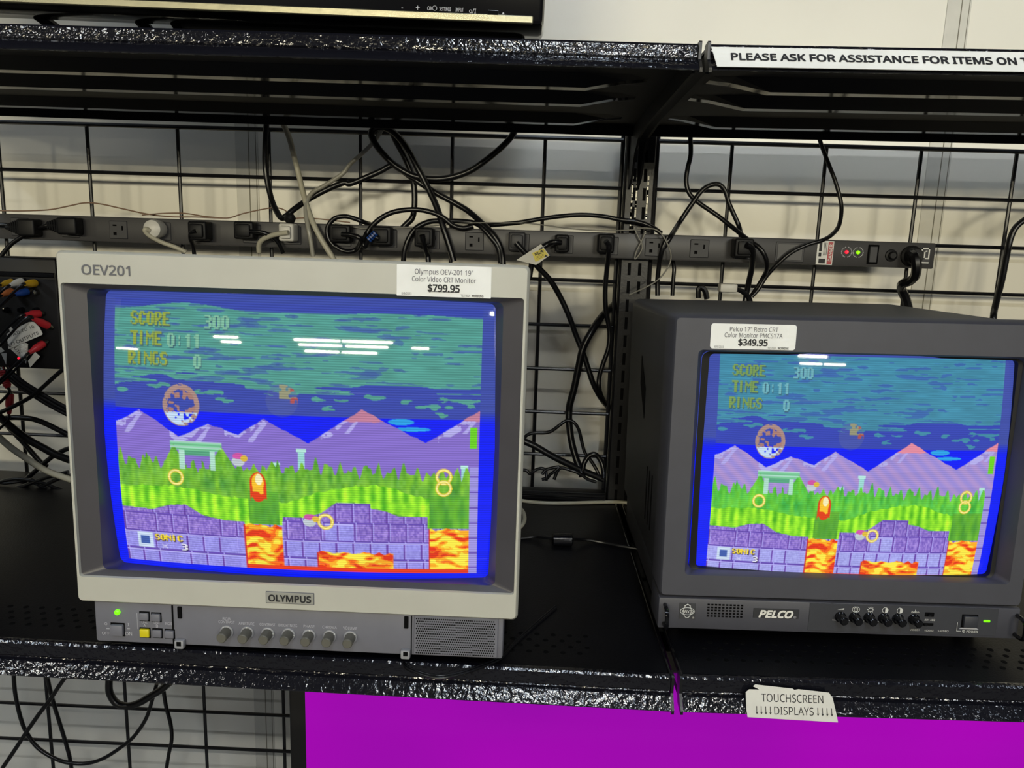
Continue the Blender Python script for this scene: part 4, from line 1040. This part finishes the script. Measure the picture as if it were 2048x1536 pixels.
# right panel cables
cord_thing('cable', 'black cable falling from the upper right shelf beside the post, ending below the strip', 'cable', [('C', [(95, 780, -.02), (98, 900, -.02), (80, 985, -.02), (72, 1065, -.02), (92, 1135, -.022), (150, 1190, -.024), (250, 1258, -.028), (340, 1328, -.040), (430, 1400, -.062)]), ('F', [(500, 280, -.074), (535, 335, -.074), (545, 395, -.066), (530, 440, -.05), (495, 500, -.045), (455, 560, -.045)])], .0038, M_CABLE)
cord_thing('cable', 'black cable arching in a narrow hairpin right of the post', 'cable', [('C', [(-60, 1450, -.06), (-20, 1385, -.06), (30, 1305, -.03), (100, 1200, -.03), (160, 1118, -.03), (215, 1082, -.03), (265, 1080, -.03), (300, 1120, -.03), (322, 1190, -.03), (355, 1265, -.03), (382, 1330, -.032), (396, 1410, -.05)])], .0040, M_CABLE)
cord_thing('cable', 'black cable dropping from the hairpin across the strip behind the charcoal monitor', 'cable', [('E', [(1915, 215, -.06), (1885, 290, -.060), (1868, 380, -.05), (1858, 470, -.045), (1858, 560, -.045)])], .0038, M_CABLE)
cord_thing('cable', 'short black cable below the strip right of the thin grey loop', 'cable', [('E', [(1945, 345, -.015), (1955, 400, -.02), (1950, 470, -.02), (1945, 560, -.02)])], .0034, M_CABLE)
cord_thing('cable', 'black cable falling from the upper right shelf and swinging left over the danger sticker', 'cable', [('C', [(845, 795, -.02), (872, 875, -.02), (905, 960, -.022), (940, 1050, -.024), (970, 1150, -.026), (980, 1230, -.03), (965, 1320, -.038), (925, 1372, -.05), (870, 1405, -.060)]), ('F', [(780, 262, -.062), (690, 305, -.062), (610, 372, -.058), (540, 448, -.05), (495, 520, -.048), (455, 565, -.048)])], .0034, M_CABLE)
cord_thing('cable', 'thick black cable at the right edge bending down to the charcoal monitor', 'cable', [('C', [(3300, 700, -.03), (2900, 860, -.03), (2600, 1010, -.03), (2330, 1130, -.03), (2160, 1215, -.03), (2060, 1280, -.03), (2000, 1330, -.03), (1970, 1390, -.03), (1955, 1450, -.032)]), ('F', [(1945, 330, -.036), (1920, 460, -.045), (1895, 560, -.055), (1875, 640, -.065), (1868, 690, -.075), (1862, 780, -.075), (1860, 900, -.072)])], .0050, M_CABLE)
q = at(1455, 577, -.05)
pc = thing('connector_plug', q, 'cream connector plug lying behind the charcoal monitor top left', 'plug')
b = MB(); b.box(-.014, .014, -.010, .010, -.006, .008, M_RCAW, .003); b.build('plug_body', pc)
b = MB(); b.tube(crv([(.012, 0, .000), (.024, 0, -.004), (.038, 0, -.018), (.04, .0, -.05)]), .004, M_CABLE); b.build('cord', pc)
b = MB(); b.tube(crv([at(1397, 596, -.05), at(1397, 580, -.05), at(1402, 575, -.05), at(1410, 582, -.05), at(1414, 598, -.05)]), .0045, M_CABLE)
tag(b.build('cable'), 'little black cable bend peeking over the charcoal monitor left of the cream plug', 'cable')

# cables hanging in the gap between the monitors
cord_thing('cable', 'thick black cable sweeping down from the post in the gap between the monitors', 'cable', [('E', [(1700, 535, .055), (1630, 590, .050), (1585, 628, .022), (1530, 682, -.020), (1470, 772, -.042), (1420, 872, -.046), (1395, 980, -.046), (1370, 1100, -.046)]), ('H', [(672, 180, -.046), (664, 270, -.046), (664, 400, -.05), (688, 600, -.055), (722, 750, -.06), (770, 900, -.065), (800, 985, -.07), (830, 1060, -.075)])], .0060, M_CABLE)
cord_thing('cable', 'thin black cable with a hump hanging on the big sweep between the monitors', 'cable', [('H', [(60, 640, -.06), (110, 590, -.06), (160, 548, -.06), (240, 528, -.06), (370, 526, -.06), (450, 503, -.06), (540, 438, -.06), (615, 385, -.058), (680, 376, -.058), (740, 415, -.06), (788, 500, -.06), (820, 630, -.06), (858, 770, -.062), (920, 850, -.064), (985, 950, -.066), (1040, 1060, -.07)])], .0028, M_CABLE)
cord_thing('cable', 'thick straight black cable slanting down right between the monitors', 'cable', [('H', [(40, 580, -.07), (100, 622, -.07), (250, 692, -.07), (400, 780, -.07), (550, 860, -.07), (700, 930, -.07), (850, 1000, -.07), (1000, 1060, -.07), (1090, 1100, -.07)])], .0058, M_CABLE)
cord_thing('cable', 'black cable arching beside the post at the foot of the gap', 'cable', [('H', [(830, 1000, -.072), (850, 900, -.07), (905, 815, -.068), (970, 788, -.068), (1025, 825, -.068), (1070, 905, -.07), (1090, 1010, -.074), (1090, 1090, -.08)])], .0042, M_CABLE)
cord_thing('cable', 'thin black cable in a small left curl at the foot of the gap', 'cable', [('H', [(60, 985, -.09), (140, 988, -.09), (185, 1030, -.09), (250, 985, -.085), (320, 962, -.085), (372, 985, -.085), (385, 1060, -.09), (385, 1110, -.09)])], .0026, M_CABLE)
cord_thing('cable', 'thin black cable in a tangled middle curl at the foot of the gap', 'cable', [('H', [(330, 1040, -.09), (375, 985, -.088), (460, 958, -.088), (545, 945, -.088), (500, 990, -.09), (430, 1040, -.09), (400, 1080, -.09), (330, 1100, -.09)])], .0026, M_CABLE)
cord_thing('cable', 'thin black cable trailing right from the tangle to the post', 'cable', [('H', [(480, 1100, -.09), (520, 1000, -.088), (570, 958, -.088), (660, 978, -.088), (750, 1008, -.09), (830, 1050, -.09), (900, 1100, -.09), (1000, 1130, -.09)])], .0028, M_CABLE)
A0 = on(1046, 967, -.600); A1 = on(1206, 988, -.600)
bx = thing('power_adapter', (.968, -.0225, H - .6145), 'flat ridged black box at the back of the shelf under the tangled cables', 'box')
b = MB(); b.box(-.085, .075, -.012, .011, 0, .020, M_BLK, .003); b.build('case', bx)
b = MB()
for k in range(3): b.box(-.083, .073, -.0132, -.011, .003 + k * .006, .006 + k * .006, M_BLKG, .0008, 1)
b.build('ridges', bx, smooth=False)


def floor_cable(label, pts, r, mt, name='cable', z=-.6140, strands=1):
    b = MB()
    for k in range(strands):
        q = [on(p[0], p[1] + k * 4.5, z + r) + Vector((0, 0, p[2] if len(p) > 2 else 0)) for p in pts]
        b.tube(crv(q), r, mt)
    return tag(b.build(name, ang=80), label, 'cable')


floor_cable('white cable lying straight across the back of the left lower shelf', [(1020, 996), (1042, 1001), (1065, 1004), (1095, 1006), (1135, 1006), (1175, 1005), (1212, 1004), (1240, 1004), (1275, 1008)], .0032, M_WCABLE)
floor_cable('little white cable loop beside the right edge of the cream framed monitor', [(1030, 1012), (1040, 1017), (1047, 1026), (1049, 1038), (1045, 1049), (1036, 1058)], .0034, M_WCABLE)
fc = thing('ferrite_cable', on(1125, 1078, -.604), 'black cable with a cylindrical ferrite bead lying on the shelf between the monitors', 'cable')
p0 = fc.location.copy()
b = MB(); b.lathe([(-.0155, .006), (-.0135, .0095), (.0135, .0095), (.0155, .006)], (0, 0, -.001), (1, .05, 0), M_BLKG, 18); b.build('ferrite_bead', fc)
b = MB()
b.tube([q - p0 for q in crv([on(1035, 1078, -.612), on(1070, 1074, -.610), on(1106, 1077, -.605), on(1146, 1078, -.605), on(1170, 1079, -.609), on(1205, 1085, -.612), on(1240, 1092, -.612), on(1290, 1100, -.612)])], .0022, M_CABLE); b.build('cord', fc)
floor_cable('twin strand black cord curling out over the lip in front of the cream framed monitor', [(1112, 1212), (1085, 1235), (1060, 1257), (1030, 1284), (1003, 1312), (965, 1333, .002), (920, 1350, .003), (878, 1357, .003), (840, 1349, .003), (815, 1335, .001), (806, 1322, .0)], .0015, M_CABLE, strands=2)

# ------------------------------------------------------------------ video distribution box at the left edge
vb = thing('video_splitter_box', (.06, -.06, H - .310), 'black video splitter box hung on the wire grid at the left edge', 'splitter box')
pa, pb2 = at(104, 518, -.10) - vb.location, at(108, 740, -.10) - vb.location
b = MB(); b.box(-.14, .082, -.035, .048, pb2.z, pa.z, M_BLK, .004); b.box(-.14, .080, -.038, -.033, pa.z - .030, pa.z - .022, M_BLKG, .001, 1); b.build('case', vb)
b = MB(); q = at(36, 717, -.098) - vb.location; b.lathe([(0, .0022), (.002, .0018)], (q.x, -.0352, q.z), (0, -1, 0), M_LEDR, 12); b.build('power_light', vb, label='lit red power light')
for i in range(2):
    for j in range(5):
        q = at(72 - j * 30, 585 + i * 35, -.098) - vb.location
        b = MB(); b.lathe([(0, .0050), (.004, .0048), (.008, .0040), (.0082, .002), (.004, .0018)], (q.x, -.034, q.z), (0, -1, 0), M_METAL if (i, j) == (0, 0) else M_BLKG, 14); b.build('jack', vb)


def rca(px0, px1, r, mt, label, ridged=False):
    """an RCA plug on the box: tip near the jack, boot towards us"""
    A_, B_ = at(*px0), at(*px1); root = thing('video_connector', A_, label, 'plug', group='RCA plugs on the splitter box')
    d = B_ - A_; L = d.length
    b = MB()
    if ridged:
        pr = [(0, r)]
        for k in range(6): pr += [(L * (.1 + .12 * k), r), (L * (.13 + .12 * k), r * .8), (L * (.18 + .12 * k), r * .8), (L * (.2 + .12 * k), r * .95)]
        pr += [(L, r * .55)]
    else:
        pr = [(0, r * .8), (L * .05, r), (L * .55, r), (L * .7, r * .75), (L, r * .5)]
    b.lathe(pr, (0, 0, 0), d, mt, 16); b.build('boot', root)
    b = MB(); b.lathe([(-.006, r * .7), (.001, r * .7)], (0, 0, 0), d, M_METAL, 14); b.build('collar', root)
    e = d * 1.0; dn = Vector((-.03, -.005, -.03))
    b = MB(); b.tube(crv([e * .98, e * 1.25, e * 1.3 + dn * .5, e * 1.2 + dn * 1.6]), r * .34, M_CABLE); b.build('cord', root)
    return root


rca((70, 566, -.105), (50, 568, -.130), .0062, M_RCAY, 'bright yellow plug, rightmost in the top row on the splitter box')
rca((44, 562, -.105), (20, 571, -.130), .0056, M_RCAW, 'white plug between the two yellow ones on the splitter box')
rca((24, 564, -.105), (2, 570, -.130), .0056, M_RCAY, 'dull yellow plug at the frame edge, top row of the splitter box')
rca((24, 582, -.103), (4, 591, -.125), .0054, M_ORG, 'orange plug in the second row of the splitter box')
rca((56, 582, -.103), (30, 590, -.122), .0058, M_BLUE, 'blue plug in the second row of the splitter box')
rca((80, 627, -.103), (50, 630, -.128), .0062, M_RED, 'red plug above the paper tags, pointing left')
rca((97, 652, -.103), (66, 637, -.128), .0062, M_RED, 'red plug slanting down right above the paper tags')
rca((88, 686, -.103), (58, 706, -.126), .0060, M_RED, 'red plug behind the white ridged plug')
rca((47, 692, -.118), (49, 714, -.130), .0062, M_RCAW, 'white ridged plug hanging over the paper tags', True)
rca((5, 742, -.10), (16, 776, -.105), .0070, M_RED, 'ridged red plug hanging at the left edge below the splitter box', True)
rca((20, 788, -.10), (18, 828, -.105), .0062, M_RED, 'smooth red plug below the ridged red one at the left edge')


def paper_tag(pxs, Y, label, lines):
    P0 = [at(x, y, Y) for x, y in pxs]; o = P0[0].copy(); root = thing('paper_tag', o, label, 'tag')
    b = MB(); b.poly([p - o for p in P0], (0, 1, 0), .0005, M_PAPER2); b.build('paper', root, smooth=False)
    if lines:
        b = MB()
        for (t, xa, ya, xb, yb, sz_) in lines:
            a_, e_ = at(xa, ya, Y) - o, at(xb, yb, Y) - o; xd = (e_ - a_); wd = xd.length; xd.normalize(); upd = Vector((-xd.z, 0, xd.x))
            b.text(t, sz_, (a_ + e_) / 2, M_INK, xd, upd, fit=wd, lift=.0004)
        b.build('lettering', root, smooth=False)
    return root


paper_tag([(13, 668), (20, 664), (18, 656), (22, 654), (26, 659), (58, 644), (68, 644), (79, 655), (85, 667), (84, 670), (17, 698)], -.124, 'white paper tag printed in capitals, tilted, largest on the splitter box', [('IFIED TO 16', 17, 672, 68, 652, .0068), ('EO OUTPUTS', 17, 691, 77, 665, .0072)])
paper_tag([(17, 696), (45, 683), (56, 688), (54, 712), (52, 727), (22, 699)], -.122, 'triangular white paper tag pointing down under the largest tag', [('UTPU', 30, 695, 46, 713, .0062)])
paper_tag([(70, 704), (80, 713), (60, 735), (56, 722)], -.121, 'small white paper tag folded into a diamond right of the triangular one', None)
paper_tag([(0, 685), (3, 696), (9, 702), (0, 706), (-8, 700)], -.122, 'white paper tag corner at the very left edge', None)
paper_tag([(2, 707), (13, 706), (12, 729)], -.122, 'thin triangular white paper tag at the left edge', None)

LG = 'cables crossing left of the cream framed monitor'
for k in range(3):
    b = MB(); pts = [(60, 50), (100, 110), (160, 165), (250, 232), (380, 312), (500, 385), (620, 450), (720, 500)]
    b.tube(crv([at(x * .1953 + 3.2 * k - 2, 730 + y * .1953 - 5.5 * k + 4, -.10) for x, y in pts]), .0031, M_CABLE)
    tag(b.build('cable', ang=80), ('lowest', 'middle', 'uppermost')[k] + ' of three parallel black cables slanting down to the cream framed monitor', 'cable', LG)
for lab, pts, r, Y, mt in (
    ('black cable rising right across the three parallel ones', [(680, 20), (600, 82), (500, 172), (400, 262), (320, 325), (200, 392), (100, 442), (-20, 495)], .0034, -.112, M_CABLE),
    ('thick black cable slanting down right below the red plugs', [(-30, 510), (100, 622), (200, 702), (320, 782), (450, 852), (560, 912), (720, 975)], .0062, -.085, M_CABLE),
    ('black cable bowing over from the red plugs to the monitor edge', [(60, 545), (130, 538), (220, 540), (330, 552), (450, 592), (560, 645), (700, 715)], .0046, -.075, M_CABLE),
    ('thick white cable drooping down right at the left edge', [(-40, 715), (0, 750), (120, 852), (250, 942), (400, 1042), (520, 1102), (740, 1180)], .0052, -.11, M_WCABLE),
    ('black cable climbing right beneath the white one', [(720, 850), (650, 875), (560, 922), (480, 982), (400, 1052), (320, 1122), (250, 1190), (180, 1250)], .0040, -.07, M_CABLE),
    ('black cable forking down right from the thick one', [(90, 640), (200, 752), (270, 830), (330, 900), (420, 1000), (480, 1040)], .0042, -.06, M_CABLE)):
    b = MB(); b.tube(crv([at(x * .1953, 730 + y * .1953, Y) for x, y in pts]), r, mt); tag(b.build('cable', ang=80), lab, 'cable', LG if mt is M_CABLE else None)
for lab, pts, r in (
    ('black cable arcing low over the shelf at the far left, uppermost of the heap', [(-30, 1215), (60, 1180), (170, 1165), (280, 1175), (380, 1195), (480, 1220), (560, 1255), (700, 1300)], .0030),
    ('black cable in the heap rising to the monitor at the far left', [(-40, 1290), (100, 1268), (230, 1242), (330, 1205), (450, 1160), (560, 1130), (700, 1095)], .0032),
    ('black cable sweeping through the heap lowest at the far left', [(-40, 1400), (80, 1372), (200, 1340), (350, 1285), (480, 1220), (600, 1165), (720, 1130)], .0032),
    ('thin black cable across the heap at the far left', [(300, 1190), (420, 1240), (520, 1275), (640, 1300), (740, 1310)], .0024),
    ('short black cable at the front of the heap at the far left', [(-40, 1190), (40, 1210), (160, 1200), (250, 1180), (330, 1170)], .0026)):
    b = MB(); q = []
    for x, y in pts:
        p = at(x * .1953, 730 + y * .1953, -.09); q.append(p if p.z > H - .610 else on(x * .1953, 730 + y * .1953, -.611))
    b.tube(crv(q), r, M_CABLE); tag(b.build('cable', ang=80), lab, 'cable', LG)

# small video box behind the heap of cables
sb = thing('junction_box', (.12, -.03, H - .50), 'small black box behind the cables under the splitter box', 'box')
b = MB(); b.box(.005, .055, -.02, .02, .02, .07, M_BLK, .004); b.build('case', sb)

# cables below the lower shelf, bottom left
for lab, pts, r, Y in (
    ('thin black cable in a wide hanging bow under the lower shelf at left', [(93, -40), (97, 60), (110, 160), (140, 290), (180, 390), (260, 498), (380, 572), (480, 600), (600, 602), (720, 562), (860, 468), (930, 400), (1000, 290), (1045, 150), (1070, 60)], .0036, -.03),
    ('thick black cable in a short hanging bow under the lower shelf', [(745, 20), (745, 100), (762, 150), (800, 195), (870, 212), (950, 190), (1030, 142), (1100, 100), (1160, 50)], .0066, -.045),
    ('black cable snaking straight down right of the short bow', [(1112, 60), (1120, 130), (1135, 220), (1165, 335), (1172, 440), (1152, 540), (1130, 680)], .0036, -.03),
    ('black cable slanting from the shelf to the bottom left corner', [(450, 10), (410, 65), (340, 170), (260, 275), (180, 390), (100, 512), (20, 630)], .0040, -.04),
    ('black cable hanging down between the grid wires at bottom left', [(325, 20), (340, 90), (368, 200), (410, 335), (442, 440), (478, 570), (495, 700)], .0036, -.02)):
    b = MB(); b.tube(crv([at(x * .293, 1350 + y * .293, Y) for x, y in pts]), r, M_CABLE); tag(b.build('cable', ang=80), lab, 'cable', 'cables under the lower shelf')
